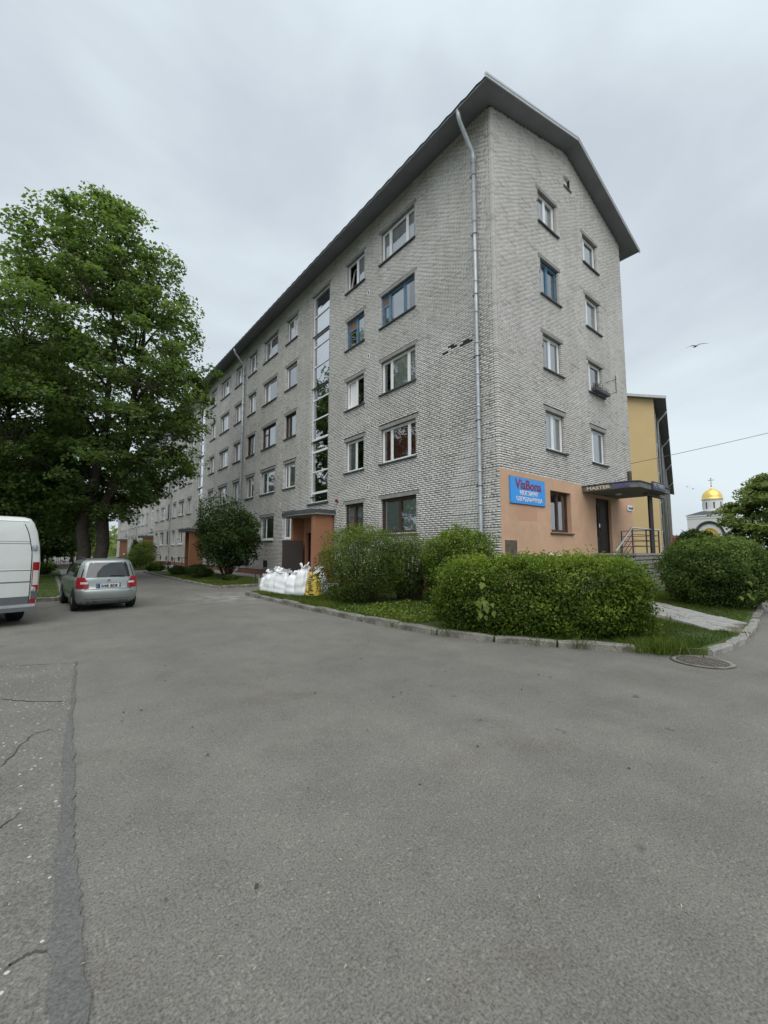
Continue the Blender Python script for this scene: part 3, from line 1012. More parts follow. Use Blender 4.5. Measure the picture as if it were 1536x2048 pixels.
def make_window(P, a0, a1, z0, z1, style, splits, inset=.115, curtain=None, lintel=True, sill='sill', detail=True, tilt=None, fortochka=False, low=False):
    """one window: frame (the part) with panes, sill, lintel and curtain as sub-parts"""
    fm = {'pvc': 'pvc', 'blue': 'blue_wood', 'brown': 'brown_wood'}[style]
    fw = .065 if style == 'pvc' else .07
    fr = MB()
    wbar(fr, P, a0, a0 + fw, z0, z1, inset, inset + .07)
    wbar(fr, P, a1 - fw, a1, z0, z1, inset, inset + .07)
    wbar(fr, P, a0 + fw, a1 - fw, z1 - fw, z1, inset, inset + .07)
    wbar(fr, P, a0 + fw, a1 - fw, z0, z0 + fw, inset, inset + .07)
    xs = [a0] + [a0 + (a1 - a0) * s for s in splits] + [a1]
    for s in xs[1:-1]:
        wbar(fr, P, s - .05, s + .05, z0 + fw, z1 - fw, inset + .003, inset + .067)
    if detail:     # sash frames stand a little proud inside each light
        for k, (l0, l1) in enumerate(zip(xs[:-1], xs[1:])):
            if tilt == k:
                continue
            q0, q1 = l0 + (fw if k == 0 else .05), l1 - (fw if k == len(xs) - 2 else .05)
            for aa, bb, cc, dd in ((q0, q0 + .03, z0 + fw, z1 - fw), (q1 - .03, q1, z0 + fw, z1 - fw), (q0 + .03, q1 - .03, z0 + fw, z0 + fw + .03), (q0 + .03, q1 - .03, z1 - fw - .03, z1 - fw)):
                wbar(fr, P, aa, bb, cc, dd, inset + .02, inset + .06)
    if fortochka:
        l0, l1 = xs[fortochka - 1], xs[fortochka]
        zz = z0 + (z1 - z0) * .66
        wbar(fr, P, l0 + fw, l1 - .05, zz - .03, zz + .03, inset + .005, inset + .06)
    w = bpart(fr, 'window', fm)
    if tilt is not None:
        l0, l1 = xs[tilt] + fw, xs[tilt + 1] - .055
        tm = MB()
        zb, zt_ = z0 + fw, z1 - fw
        dd = lambda z: inset + .05 - .0 + (z - zb) / (zt_ - zb) * .22
        for q0, q1, y0, y1 in ((l0, l0 + .055, zb, zt_), (l1 - .055, l1, zb, zt_), (l0 + .055, l1 - .055, zb, zb + .055), (l0 + .055, l1 - .055, zt_ - .055, zt_)):
            p = [P(q0, dd(y0), y0), P(q1, dd(y0), y0), P(q1, dd(y0) + .05, y0), P(q0, dd(y0) + .05, y0), P(q0, dd(y1), y1), P(q1, dd(y1), y1), P(q1, dd(y1) + .05, y1), P(q0, dd(y1) + .05, y1)]
            tm.add(p, [(0, 3, 2, 1), (4, 5, 6, 7), (0, 1, 5, 4), (1, 2, 6, 5), (2, 3, 7, 6), (3, 0, 4, 7)])
        bpart(tm, 'sash', fm, w, label='sash tilted open')
    for k, (l0, l1) in enumerate(zip(xs[:-1], xs[1:])):
        if tilt == k:
            continue
        q0, q1 = l0 + (fw if k == 0 else .05), l1 - (fw if k == len(xs) - 2 else .05)
        if style == 'blue' and fortochka == k + 1:
            zz = z0 + (z1 - z0) * .66
            bpart(pane_quad(P(q0, inset + .036, z0 + fw), P(q1, inset + .036, z0 + fw), P(q1, inset + .036, zz), P(q0, inset + .036, zz)), 'pane', 'glass', w)
            b = MB()
            wbar(b, P, q0, q1, zz + .03, z1 - fw, inset + .03, inset + .045)
            bpart(b, 'board', 'ply', w, label='plywood board in place of a pane')
            continue
        t = .006 * ((k * 7 + int(a0 * 10) + int(z0 * 3)) % 5 - 2)
        bpart(pane_quad(P(q0, inset + .036 + t, z0 + fw), P(q1, inset + .036 - t, z0 + fw), P(q1, inset + .036 - t, z1 - fw), P(q0, inset + .036 + t, z1 - fw)), 'pane', 'glass', w)
    s = MB()
    p0, p1 = a0 - .07, a1 + .07
    vs = [P(p0, inset, z0 + .012), P(p1, inset, z0 + .012), P(p1, -.085, z0 - .03), P(p0, -.085, z0 - .03), P(p0, inset, z0 - .045), P(p1, inset, z0 - .045), P(p1, -.085, z0 - .075), P(p0, -.085, z0 - .075)]
    s.add(vs, [(0, 3, 2, 1), (4, 5, 6, 7), (0, 1, 5, 4), (1, 2, 6, 5), (2, 3, 7, 6), (3, 0, 4, 7)])
    bpart(s, 'sill', sill, w)
    if lintel:
        b = MB()
        wbar(b, P, a0 - .12, a1 + .12, z1 + .004, z1 + .142, -.016, .09)
        bpart(b, 'lintel', 'concrete', w)
    if curtain:
        cm, cov = curtain
        c = MB()
        c0, c1 = a0 + .03, a1 - .03
        if isinstance(cov, tuple):
            c0, c1 = a0 + (a1 - a0) * cov[0], a0 + (a1 - a0) * cov[1]
        zb = z0 + .03 if not low else z0 + (z1 - z0) * low
        K = max(6, int((c1 - c0) / .035))
        vs = []
        for k in range(K + 1):
            a = c0 + (c1 - c0) * k / K
            d = inset + .095 + (.018 * math.sin(k * 1.9) if cm != 'curtain_grey' else .006 * (k % 2))
            vs += [P(a, d, zb), P(a, d, z1 - .04)]
        c.add(vs, [(2 * k, 2 * k + 2, 2 * k + 3, 2 * k + 1) for k in range(K)])
        bpart(c, 'curtain', cm, w, smooth=True)
    return w


wr = random.Random(21)
three = [.27, .76]
for (y0, y1, z0, z1, fl, kind, idx) in wins:
    far = y0 > 48
    style, spl, cur, tilt, fort, sill = 'pvc', [.5], None, None, False, 'sill'
    if kind in 'AD':
        spl = three if kind == 'A' else [.36] if idx == 1 else [.3, .66]
    key = (kind, idx, fl)
    cur = [('curtain', 1), ('curtain', (.05, .62)), ('curtain', (.35, .97)), ('curtain', 1), ('curtain', 1), ('curtain_grey', 1)][wr.randrange(6)]
    if key == ('A', 0, 4): spl, cur = [.24, .74], ('curtain', 1)
    if key == ('A', 0, 3): style, fort, spl, cur = 'blue', 3, [.22, .66], ('curtain', (.25, .7))
    if key == ('A', 0, 2): cur, sill = ('curtain', (.1, .72)), 'sill'
    if key == ('A', 0, 1): cur = ('curtain_red', 1)
    if key == ('A', 0, 0): style, spl, cur = 'brown', [.5], ('curtain_grey', 1)
    if key == ('B', 0, 4): cur, tilt = ('curtain', (.05, .45)), 1
    if key == ('B', 0, 3): style, fort, cur = 'blue', 2, ('curtain', (.02, .5))
    if key == ('B', 0, 2): cur, tilt = ('curtain', (.5, .97)), 1
    if key == ('B', 0, 1): cur = ('curtain_grey', (.55, .97))
    if key == ('B', 0, 0): style, spl, cur = 'brown', [.45], ('curtain_grey', (.03, .9))
    if key == ('C', 1, 4): tilt = 0
    if key == ('C', 1, 3): spl, tilt, cur = [], 0, ('curtain', (.3, .9))
    if key == ('C', 1, 2): style, spl, cur = 'brown', [.32], ('curtain_grey', (.3, .95))
    if key == ('C', 1, 1): spl, cur = [.3], ('curtain', (.3, .9))
    if key == ('D', 1, 2): style, fort = 'brown', 2
    if key == ('E', 1, 2): style = 'brown'
    if key in (('C', 3, 2), ('D', 3, 2), ('E', 3, 2)): cur = ('curtain_yellow', (.3, 1))
    if fl == 0 and y0 > 19: sill = 'sill_white'
    if spl == [] and tilt == 0:
        tilt = None
    # columns are mirrored in the photo: lights counted from the far side
    spl = sorted(1 - s for s in spl)
    make_window(PF, y0, y1, z0, z1, style, spl, curtain=cur, sill=sill, detail=not far, tilt=tilt, fortochka=fort, lintel=not far or fl == 0)

for s in range(2):
    for fl in range(1, 5):
        x0, x1 = ((12.95, 14.22), (16.28, 17.55))[s]
        st, cu, fo, spl = 'pvc', [('curtain', (.02, .5)), ('curtain', 1), ('curtain', (.35, .97)), ('curtain_grey', 1)][(fl + s * 2) % 4], False, [.5] if s == 0 else [.28]
        if s == 0 and fl == 3:
            st, cu, fo = 'brown', ('curtain', (.0, .45)), 2
            st = 'blue'
        if s == 0 and fl == 4:
            cu = ('curtain', 1)
        make_window(PG, x0, x1, *GZ[fl], st, spl, curtain=cu, fortochka=False, sill='sill')
# loft vent: small boarded window with a sill
m_ = MB()
wbar(m_, PG, 14.93, 15.41, 15.74, 16.24, .10, .12)
lv = bpart(m_, 'loft_vent', 'white')
m_ = MB()
wbar(m_, PG, 14.88, 15.46, 15.67, 15.735, -.05, .1)
bpart(m_, 'sill', 'sill', lv)
# shop window
w = make_window(PG, 13.02, 14.40, 2.13, 3.53, 'brown', [.52], inset=.13, curtain=('curtain_grey', (.0, .3)), lintel=False, sill='brown_wood')
# shop door: dark panelled leaf with a narrow glass light
d = MB()
wbar(d, PG, 16.34, 16.42, 1.42, 3.55, .08, .2); wbar(d, PG, 17.58, 17.66, 1.42, 3.55, .08, .2); wbar(d, PG, 16.42, 17.58, 3.46, 3.55, .08, .2)
wbar(d, PG, 16.42, 16.60, 1.42, 3.46, .10, .15); wbar(d, PG, 16.74, 17.58, 1.42, 3.46, .10, .15)
wbar(d, PG, 16.60, 16.74, 1.42, 2.05, .10, .15); wbar(d, PG, 16.60, 16.74, 3.28, 3.46, .10, .15)
wbar(d, PG, 16.90, 17.42, 1.6, 2.0, .088, .11); wbar(d, PG, 16.90, 17.42, 2.25, 3.25, .088, .11)
dr = bpart(d, 'door', 'door_dark', label='dark panelled shop door with a narrow glass light')
bpart(pane_quad(PG(16.60, .13, 2.05), PG(16.74, .13, 2.05), PG(16.74, .13, 3.28), PG(16.60, .13, 3.28)), 'pane', 'glass', dr)
m_ = MB()
wbar(m_, PG, 16.79, 16.87, 2.42, 2.56, .085, .105)
bpart(m_, 'handle', 'steel', dr)
m_ = MB()
wbar(m_, PG, 16.3, 17.7, 1.3, 1.42, -.02, 1.4); bpart(m_, 'threshold', 'concrete')

# --- stair windows
TR = [14.73, 13.70, 12.61, 12.04, 10.97, 9.84, 9.19, 8.15, 7.13, 6.49, 5.45, 4.40]
for k, s in enumerate(STAIRS):
    a0, a1, z0, z1 = s - SHW, s + SHW, 3.86, 14.80
    fr = MB()
    for q in ((a0, a0 + .07, z0, z1), (a1 - .07, a1, z0, z1), (a0 + .07, a1 - .07, z1 - .07, z1), (a0 + .07, a1 - .07, z0, z0 + .08)):
        wbar(fr, PF, *q, .10, .18)
    for z in TR[1:]:
        wbar(fr, PF, a0 + .07, a1 - .07, z - .035, z + .035, .105, .17)
    for z in (7.13, 6.49, 4.40):
        wbar(fr, PF, a0 + .07, a1 - .07, z - .075, z - .036, .095, .165)
    w = bpart(fr, 'stair_window', 'pvc', label='tall white-framed glazing of the stairwell')
    zs = [z1 - .07] + TR[1:] + [z0 + .08]
    for i, (zt1, zt0) in enumerate(zip(zs[:-1], zs[1:])):
        t = .007 * ((i * 5 + k) % 5 - 2)
        bpart(pane_quad(PF(a0 + .07, .14 + t, zt0 + .03), PF(a1 - .07, .14 - t, zt0 + .03), PF(a1 - .07, .14 - t * .5, zt1 - .03), PF(a0 + .07, .14 + t * .5, zt1 - .03)), 'pane', 'glass_green', w)
    m_ = MB()
    wbar(m_, PF, a0 - .12, a1 + .12, z0 - .09, z0 - .01, -.09, .10)
    bpart(m_, 'sill', 'sill', w)
    if k < 3:
        m_ = MB(); wbar(m_, PF, a0 - .12, a1 + .12, z1 + .004, z1 + .142, -.016, .09)
        bpart(m_, 'lintel', 'concrete', w)

# --- entrances: orange porch walls under a bowed concrete canopy
for k, s in enumerate(STAIRS):
    P0 = MB()
    P0.box(XF - .98, XF + .01, s - 1.40, s - 1.12, -.05, 3.16)
    P0.box(XF - .62, XF + .01, s + 1.38, s + 1.58, -.05, 3.16)
    P0.box(XF - .02, XF + .03, s - 1.12, s - .42, -.05, 3.16)
    P0.box(XF - .02, XF + .03, s + .98, s + 1.38, -.05, 3.16)
    P0.box(XF - .02, XF + .03, s - .42, s + .98, 2.45, 3.16)
    por = bpart(P0, 'porch', 'porch', label='orange rendered porch of an entrance')
    m_ = MB()
    m_.box(XF - .12, XF + .02, s - .44, s - .36, .1, 2.47); m_.box(XF - .12, XF + .02, s + .92, s + 1.0, .1, 2.47); m_.box(XF - .119, XF + .02, s - .43, s + .99, 2.40, 2.468)
    bpart(m_, 'door_frame', 'porch', por)
    m_ = MB().box(XF + .1, XF + .16, s - .42, s + .98, .1, 2.45)
    m_.box(XF + .08, XF + .1, s - .36, s + .22, .2, 2.35); m_.box(XF + .08, XF + .1, s + .30, s + .92, .2, 2.35)
    bpart(m_, 'door', 'door_dark', por)
    if k == 0:
        bpart(MB().box(XF + .065, XF + .08, s - .25, s + .0, 2.02, 2.24), 'notice', 'white', por, label='white notice on the dark entrance door')
        lm = MB().lathe([(.02, 0), (.07, .01), (.08, .04), (.05, .09)], (XF - .16, s + .30, 2.74), 10, 'x')
        lm.tube([(XF - .02, s + .30, 2.66), (XF - .12, s + .30, 2.66), (XF - .12, s + .30, 2.78)], .015, 6)
        bpart(lm, 'porch_lamp', 'zinc', por)
        am = bpart(MB().lathe([(.01, 0), (.07, .02), (.07, .09), (.03, .13)], (XF - .15, 15.95, 3.78), 10, 'x'), 'alarm_lamp', 'signred', label='small red alarm lamp')
    fr = []
    for i in range(13):
        t = i / 12
        fr.append((XF - 1.05 - .32 * math.sin(math.pi * t), s - 1.62 + 3.35 * t))
    m_ = MB().poly_prism([(XF - .02, s + 1.73)] + [(x, y) for x, y in fr][::-1] + [(XF - .02, s - 1.62)], 3.14, 3.20)
    bpart(m_, 'canopy', 'concrete', por)
    m_ = MB().poly_prism([(XF - .02, s + 1.75)] + [(x - .03, y) for x, y in fr][::-1] + [(XF - .02, s - 1.64)], 3.203, 3.36)
    bpart(m_, 'canopy_edge', 'slate', por)
    bpart(MB().box(XF - 1.5, XF - .03, s - 1.1, s + 1.3, -.02, .14), 'doorstep', 'concrete', por)
# open steel door leaf of the nearest entrance
m_ = MB()
m_.obox(((10.02 + 9.18) / 2, (18.78 + 19.32) / 2), 1.0, .045, .10, 2.02, math.atan2(.54, -.84))
bpart(m_, 'steel_door', 'steel_brown', label='brown steel door leaf standing open')
m_ = MB()
m_.tube([(9.4, 18.95, .62), (9.4, 18.95, .1)], .02, 6); m_.tube([(8.75, 19.5, .62), (8.75, 19.5, .1)], .02, 6); m_.tube([(8.2, 18.3, .62), (8.75, 19.5, .62), (9.4, 18.95, .62)], .02, 6)
bpart(m_, 'step_railing', 'iron_dark')
# basement windows along the foot of the facade
for (y0, y1, z0, z1, fl, kind, idx) in wins:
    if fl == 0 and y0 > 19:
        c = (y0 + y1) / 2
        m_ = MB().box(XF - .018, XF + .02, c - .3, c + .3, .55, .95)
        bw_ = bpart(m_, 'basement_window', 'black')
        bpart(MB().box(XF - .05, XF - .012, c - .34, c + .34, .51, .548), 'sill', 'concrete', bw_)
# ventilation covers
for y in (13.67, 22.0):
    for z in (12.62, 9.77, 6.94, 4.11):
        m_ = MB()
        for q in ((y - .075, y - .04, z - .11, z + .11), (y + .04, y + .075, z - .11, z + .11), (y - .04, y + .04, z + .07, z + .11), (y - .04, y + .04, z - .11, z - .07)):
            wbar(m_, PF, *q, -.03, -.005)
        vc = bpart(m_, 'vent_cover', 'white')
        m_ = MB(); wbar(m_, PF, y - .04, y + .04, z - .07, z + .07, -.016, -.01)
        bpart(m_, 'vent_hole', 'black', vc)

# --- roof: thin pitched slab with deep eaves, wavy sheet edge and pale verge trim
OV, OE, TH = .55, .88, .07
rf = MB()
y0, y1 = YG - OV, YE + .5
xl, xr2 = XF - OE, XR + OE
zl = WTOP - SLOPE * OE
zm_ = WTOP + SLOPE * (XM - XF)
for (xa, za, xb, zb) in ((xl, zl, XM, zm_), (XM, zm_, xr2, zl)):
    v = [(xa, y0, za), (xb, y0, zb), (xb, y1, zb), (xa, y1, za)]
    v += [(x, y, z + TH) for x, y, z in v]
    rf.add(v, [(0, 3, 2, 1), (0, 1, 5, 4), (1, 2, 6, 5), (2, 3, 7, 6), (3, 0, 4, 7)])
soff = bpart(rf, 'roof', 'soffit')
sh = MB()
K = 420
vs = []
for k in range(K + 1):
    y = y0 - .04 + (y1 - y0 + .08) * k / K
    w_ = .024 * math.sin(k * 2 * math.pi / 1.5)
    vs += [(xl - .07, y, zl + TH + .005 + w_ - .02), (XM, y, zm_ + TH + .03 + w_)]
sh.add(vs, [(2 * k, 2 * k + 1, 2 * k + 3, 2 * k + 2) for k in range(K)])
sh.quad((XM, y0 - .04, zm_ + TH + .03), (xr2 + .07, y0 - .04, zl + TH), (xr2 + .07, y1, zl + TH), (XM, y1, zm_ + TH + .03))
bpart(sh, 'roof_sheet', 'roof', soff)
tr_ = MB()
for (xa, za, xb, zb) in ((xl - .08, zl - .03, XM, zm_), (XM, zm_, xr2 + .08, zl - .03)):
    n = 4
    for i in range(n):
        f0, f1 = i / n, (i + 1) / n - .002
        xa_, za_, xb_, zb_ = xa + (xb - xa) * f0, za + (zb - za) * f0, xa + (xb - xa) * f1, za + (zb - za) * f1
        v = [(xa_, y0 - .03, za_ + .005), (xb_, y0 - .03, zb_ + .005), (xb_, y0 - .002, zb_ + .005), (xa_, y0 - .002, za_ + .005), (xa_, y0 - .03, za_ + .17), (xb_, y0 - .03, zb_ + .17), (xb_, y0 + .05, zb_ + .17), (xa_, y0 + .05, za_ + .17)]
        tr_.add(v, [(0, 3, 2, 1), (4, 5, 6, 7), (0, 1, 5, 4), (1, 2, 6, 5), (2, 3, 7, 6), (3, 0, 4, 7)])
bpart(tr_, 'verge_trim', 'rooftrim', soff)
fa = MB()
fa.box(xl - .03, xl - .002, y0, y1, zl - .02, zl + TH + .012)
bpart(fa, 'fascia_board', 'soffit', soff)

# --- downpipes with collars and brackets
for k, yp in enumerate((7.86, 28.0, 48.5, 69.0)):
    xw = XF - .13
    m_ = MB()
    m_.tube([(xl + .02, yp, zl + .02), (xl + .06, yp, zl - .18), (xl + .12, yp, zl - .32), (xw - .05, yp, zl - 1.0), (xw, yp, zl - 1.15), (xw, yp, zl - 1.4)], .068, 12)
    m_.tube([(xw, yp, zl - 1.4), (xw + .004, yp + .01, 9.0), (xw, yp + .005, 5.5), (xw - .005, yp, .35), (xw - .05, yp, .25), (xw - .22, yp, .18)], .064, 12)
    dp = bpart(m_, 'downpipe', 'zinc', smooth=True)
    z = zl - 1.35
    i = 0
    while z > .8:
        c = MB().lathe([(.066, -.035), (.075, -.03), (.075, .03), (.066, .035)], (xw + .002, yp + .004, z), 14)
        bpart(c, 'pipe_joint', 'zinc', dp, smooth=True)
        if i % 2 == 0:
            c = MB().lathe([(.070, -.012), (.078, -.01), (.078, .01), (.070, .012)], (xw + .002, yp + .004, z - .45), 12)
            c.box(xw + .06, XF + .0, yp + .075, yp + .095, z - .46, z - .44)
            c.box(xw - .03, XF + .0, yp + .08, yp + .125, z - .47, z - .43)
            bpart(c, 'pipe_clamp', 'rust' if z < 2.6 or i == 4 else 'iron_dark', dp)
        z -= 1.02
        i += 1

# --- shop entrance: stone platform, steps, railing and canopy
PX0, PX1, PY0 = 15.75, 18.35, 5.72
m_ = MB().box(PX0, PX1, PY0 + .04, YG - .03, -.05, 1.34)
plat = bpart(m_, 'platform', 'mortar', label='rough stone platform in front of the shop door')
bpart(MB().box(PX0 - .02, PX1 + .03, PY0 - .02, YG - .03, 1.342, 1.42), 'platform_slab', 'concrete', plat)
sr = random.Random(9)
for face in ('front', 'side'):
    z = -.02
    while z < 1.32:
        h = sr.uniform(.10, .19)
        h = min(h, 1.335 - z)
        a, a_end = (PX0 + .0, PX1) if face == 'front' else (PY0 + .06, YG - .05)
        while a < a_end - .02:
            L = min(sr.uniform(.14, .34), a_end - a)
            m_ = MB()
            q = .012
            dep = sr.uniform(.0, .02)
            if face == 'front':
                cs = [(a + q, z + q), (a + L - q, z + q + sr.uniform(-.01, .01)), (a + L - q + sr.uniform(-.01, .01), z + h - q), (a + q, z + h - q + sr.uniform(-.01, .008))]
                vs = [(x, PY0 + .05, zz) for x, zz in cs] + [(x + (a + L / 2 - x) * .12, PY0 - dep, zz + (z + h / 2 - zz) * .12) for x, zz in cs]
            else:
                cs = [(a + q, z + q), (a + L - q, z + q + sr.uniform(-.01, .01)), (a + L - q + sr.uniform(-.01, .01), z + h - q), (a + q, z + h - q + sr.uniform(-.01, .008))]
                vs = [(PX1 - .02, y, zz) for y, zz in cs] + [(PX1 + .02 + dep, y + (a + L / 2 - y) * .12, zz + (z + h / 2 - zz) * .12) for y, zz in cs]
            m_.add(vs, [(4, 5, 6, 7), (0, 1, 5, 4), (1, 2, 6, 5), (2, 3, 7, 6), (3, 0, 4, 7)])
            bpart(m_, 'stone', 'stone', plat)
            a += L
        z += h
for i in range(8):
    z1_ = 1.42 - (i + 1) * .165
    if z1_ < .1:
        break
    bpart(MB().box(PX0 - .28 * (i + 1), PX0 - .28 * i - .003, PY0 + .02, YG - .05, -.05, z1_), 'step', 'concrete', plat)
rl = MB()
RY = PY0 + .08
RZ = 2.30
rail = bpart(MB().tube([(PX0 - 1.55, RY, RZ - .92), (PX0 + .02, RY, RZ), (PX1 - .05, RY, RZ)], .03, 8).tube([(PX1 - .05, RY, RZ), (PX1 - .05, YG - .1, RZ)], .022, 8), 'railing', 'steel', label='steel handrail of the shop steps')
for x in (PX0 + .04, PX0 + 1.3, PX1 - .05):
    bpart(MB().tube([(x, RY, 1.4), (x, RY, RZ)], .025, 8), 'post', 'iron_dark', rail)
bpart(MB().tube([(PX0 - .95, RY, .9), (PX0 - .95, RY, RZ - .57)], .025, 8), 'post', 'iron_dark', rail)
bpart(MB().tube([(PX1 - .05, YG - .12, 1.4), (PX1 - .05, YG - .12, RZ)], .025, 8), 'post', 'iron_dark', rail)
for dz in (.22, .42, .62):
    m_ = MB().tube([(PX0 - 1.3, RY, RZ - .80 - dz + .02), (PX0 + .02, RY, RZ - dz), (PX1 - .05, RY, RZ - dz), (PX1 - .05, YG - .1, RZ - dz)], .013, 6)
    bpart(m_, 'crossbar', 'iron_dark', rail)
# canopy over the shop door
CX0, CX1, CY0, CZ = 15.28, 18.45, 5.38, 3.66
m_ = MB().poly_prism([(CX0, YG - .025), (CX0, CY0 + .25), (CX0 + .25, CY0), (CX1, CY0), (CX1, YG - .025)][::-1], CZ, CZ + .19)
can = bpart(m_, 'shop_canopy', 'concrete_dark', label='dark canopy slab over the shop door')
bpart(MB().poly_prism([(CX0 - .03, YG - .025), (CX0 - .03, CY0 + .22), (CX0 + .23, CY0 - .03), (CX1 + .03, CY0 - .03), (CX1 + .03, YG - .025)][::-1], CZ + .193, CZ + .225), 'canopy_sheet', 'slate', can)
bpart(MB().tube([(17.62, 5.80, 1.4), (17.62, 5.80, CZ)], .085, 4), 'canopy_post', 'iron_dark', can)
bpart(MB().box(17.2, 19.0, 5.72, 5.88, CZ - .10, CZ - .003), 'canopy_beam', 'concrete_dark', can)
bpart(MB().lathe([(.03, 0), (.12, -.02), (.10, -.06), (.04, -.08)], (16.6, 6.5, CZ - .002), 14), 'ceiling_lamp', 'sill_white', can)
rw = (R(90), 0, R(-90))
for nm, txt, yA, wd, mt in (('lettering', 'MASTER', 7.05, .82, 'cream'), ('lettering', 'ORION', 6.13, .52, 'violet')):
    me_o = text_obj(nm, txt, wd, .125, mt, None, (CX0 - .008, yA, CZ + .035), (R(90), 0, R(-90)), offset=.03)
    me_o.parent = can
sg = bpart(MB().box(16.55, 17.75, CY0 - .06, CY0 - .004, CZ + .0, CZ + .30), 'sign_box', 'slate', can)
me_o = text_obj('lettering', 'РЕТРИКА', 1.05, .17, 'pale_violet', None, (16.62, CY0 - .068, CZ + .07), (R(90), 0, 0), offset=.01)
me_o.parent = sg
# timber bracket post rising behind the canopy
m_ = MB().box(17.02, 17.14, 6.2, 6.32, CZ + .19, CZ + .85)
bpart(m_, 'timber_post', 'timber', can)
bpart(MB().tube([(17.02, 6.26, CZ + .62), (16.3, 7.2, CZ + .35)], .008, 5), 'stay_wire', 'iron_dark', can)

# --- blue shop sign and small plate hanging on the wall: things of their own
sgn = thing('shop_sign', 'bright blue shop sign with red and white lettering on orange wall', 'sign', (10.69, YG - .03, 2.94))
MB().box(0, 1.93, -.04, .0, 0, .80).build('board', 'signblue', sgn)
m_ = MB()
m_.box(-.012, 1.942, -.03, -.002, -.014, -.001); m_.box(-.012, 1.942, -.03, -.002, .801, .814)
m_.build('edging', 'trim', sgn)
text_obj('lettering', 'ViaBona', 1.45, .30, 'signred', sgn, (.24, -.045, .455), (R(90), 0, 0), offset=.012)
text_obj('lettering', 'RIIDET&RENT', 1.02, .15, 'white', sgn, (.48, -.045, .265), (R(90), 0, 0), offset=.004)
text_obj('lettering', 'ОДЕЖДА&АРЕНДА', 1.46, .16, 'white', sgn, (.27, -.045, .06), (R(90), 0, 0), offset=.004)
npl = thing('street_plate', 'small white street name plate beside the shop door', 'plate', (19.25, YG - .03, 3.22))
MB().box(0, .55, -.03, 0, 0, .22).build('board', 'white', npl)
text_obj('lettering', 'Viida', .26, .10, 'plate_blue', npl, (.07, -.034, .06), (R(90), 0, 0))
MB().lathe([(.075, 0), (.075, -.006), (.05, -.0065), (.05, 0)], (.44, -.0302, .11), 18, 'y').build('number_ring', 'plate_blue', npl)

# --- flower box and aerial on the gable, with the camera-like lamp
fbx = thing('flower_box', 'dark window box with dry twigs on a gable sill', 'flower box', (16.92, YG - .17, 7.76))
MB().box(-.62, .62, -.11, .09, 0, .02).box(-.62, .62, -.11, -.09, .02, .12).box(-.62, .62, .07, .09, .02, .12).box(-.62, -.60, -.09, .07, .02, .12).box(.60, .62, -.09, .07, .02, .12).build('trough', 'slate', fbx)
tw = MB()
q_ = random.Random(4)
for i in range(46):
    x = q_.uniform(-.55, .58)
    tw.tube([(x, q_.uniform(-.06, .05), .05), (x + q_.uniform(-.1, .1), q_.uniform(-.12, .06), .12 + q_.uniform(.1, .28))], .006, 4)
tw.build('dry_twigs', 'twig', fbx)
an = thing('aerial', 'thin metal aerial on two arms beside a gable window', 'aerial', (17.75, YG - .42, 8.0))
m_ = MB()
m_.tube([(0, 0, -.12), (0, 0, .62)], .012, 6)
m_.build('mast', 'iron_dark', an)
m_ = MB()
for z in (-.05, .5):
    m_.tube([(-.05, .40, z - .05), (0, 0, z)], .010, 5)
m_.build('arm', 'iron_dark', an)
for z in (.02, .18, .34, .5, .6):
    MB().tube([(-.13, -.04, z), (.16, .04, z + .03)], .012, 5).build('element', 'iron_dark', an)


# ------------------------------------------------------------------ foliage
def leaf_cloud(name, cen, nor, size, material, seed, aspect=.62, fold=.25, spread=.6, rvals=None):
    """one mesh of many single leaves: cen (n,3) bases, nor (n,3) preferred normals"""
    g = np.random.default_rng(seed)
    N = len(cen)
    n = nor + g.normal(0, spread, (N, 3))
    n /= np.linalg.norm(n, axis=1, keepdims=True) + 1e-9
    t = g.normal(0, 1, (N, 3))
    t -= (t * n).sum(1, keepdims=True) * n
    t /= np.linalg.norm(t, axis=1, keepdims=True) + 1e-9
    b = np.cross(n, t)
    L = (size * g.uniform(.65, 1.35, N))[:, None]
    W = L * aspect * .5
    tip = cen + t * L - n * L * .12
    mid = cen + t * L * .45
    v = np.stack([cen, mid + b * W + n * L * fold * .3, tip, mid - b * W + n * L * fold * .3], 1).reshape(-1, 3)
    f = np.arange(N * 4).reshape(-1, 4)
    r = g.random(N) if rvals is None else np.clip(rvals + g.normal(0, .17, N), 0, 1)
    return np_mesh(name, v, f, material, np.repeat(r, 4))


def wob(seed, k=7):
    g = np.random.default_rng(seed)
    d = g.normal(0, 1, (k, 3))
    ph = g.uniform(0, 6.28, k)

    def f(p, s):
        return np.sin(p @ (d.T * s) + ph).sum(1) / k ** .5
    return f


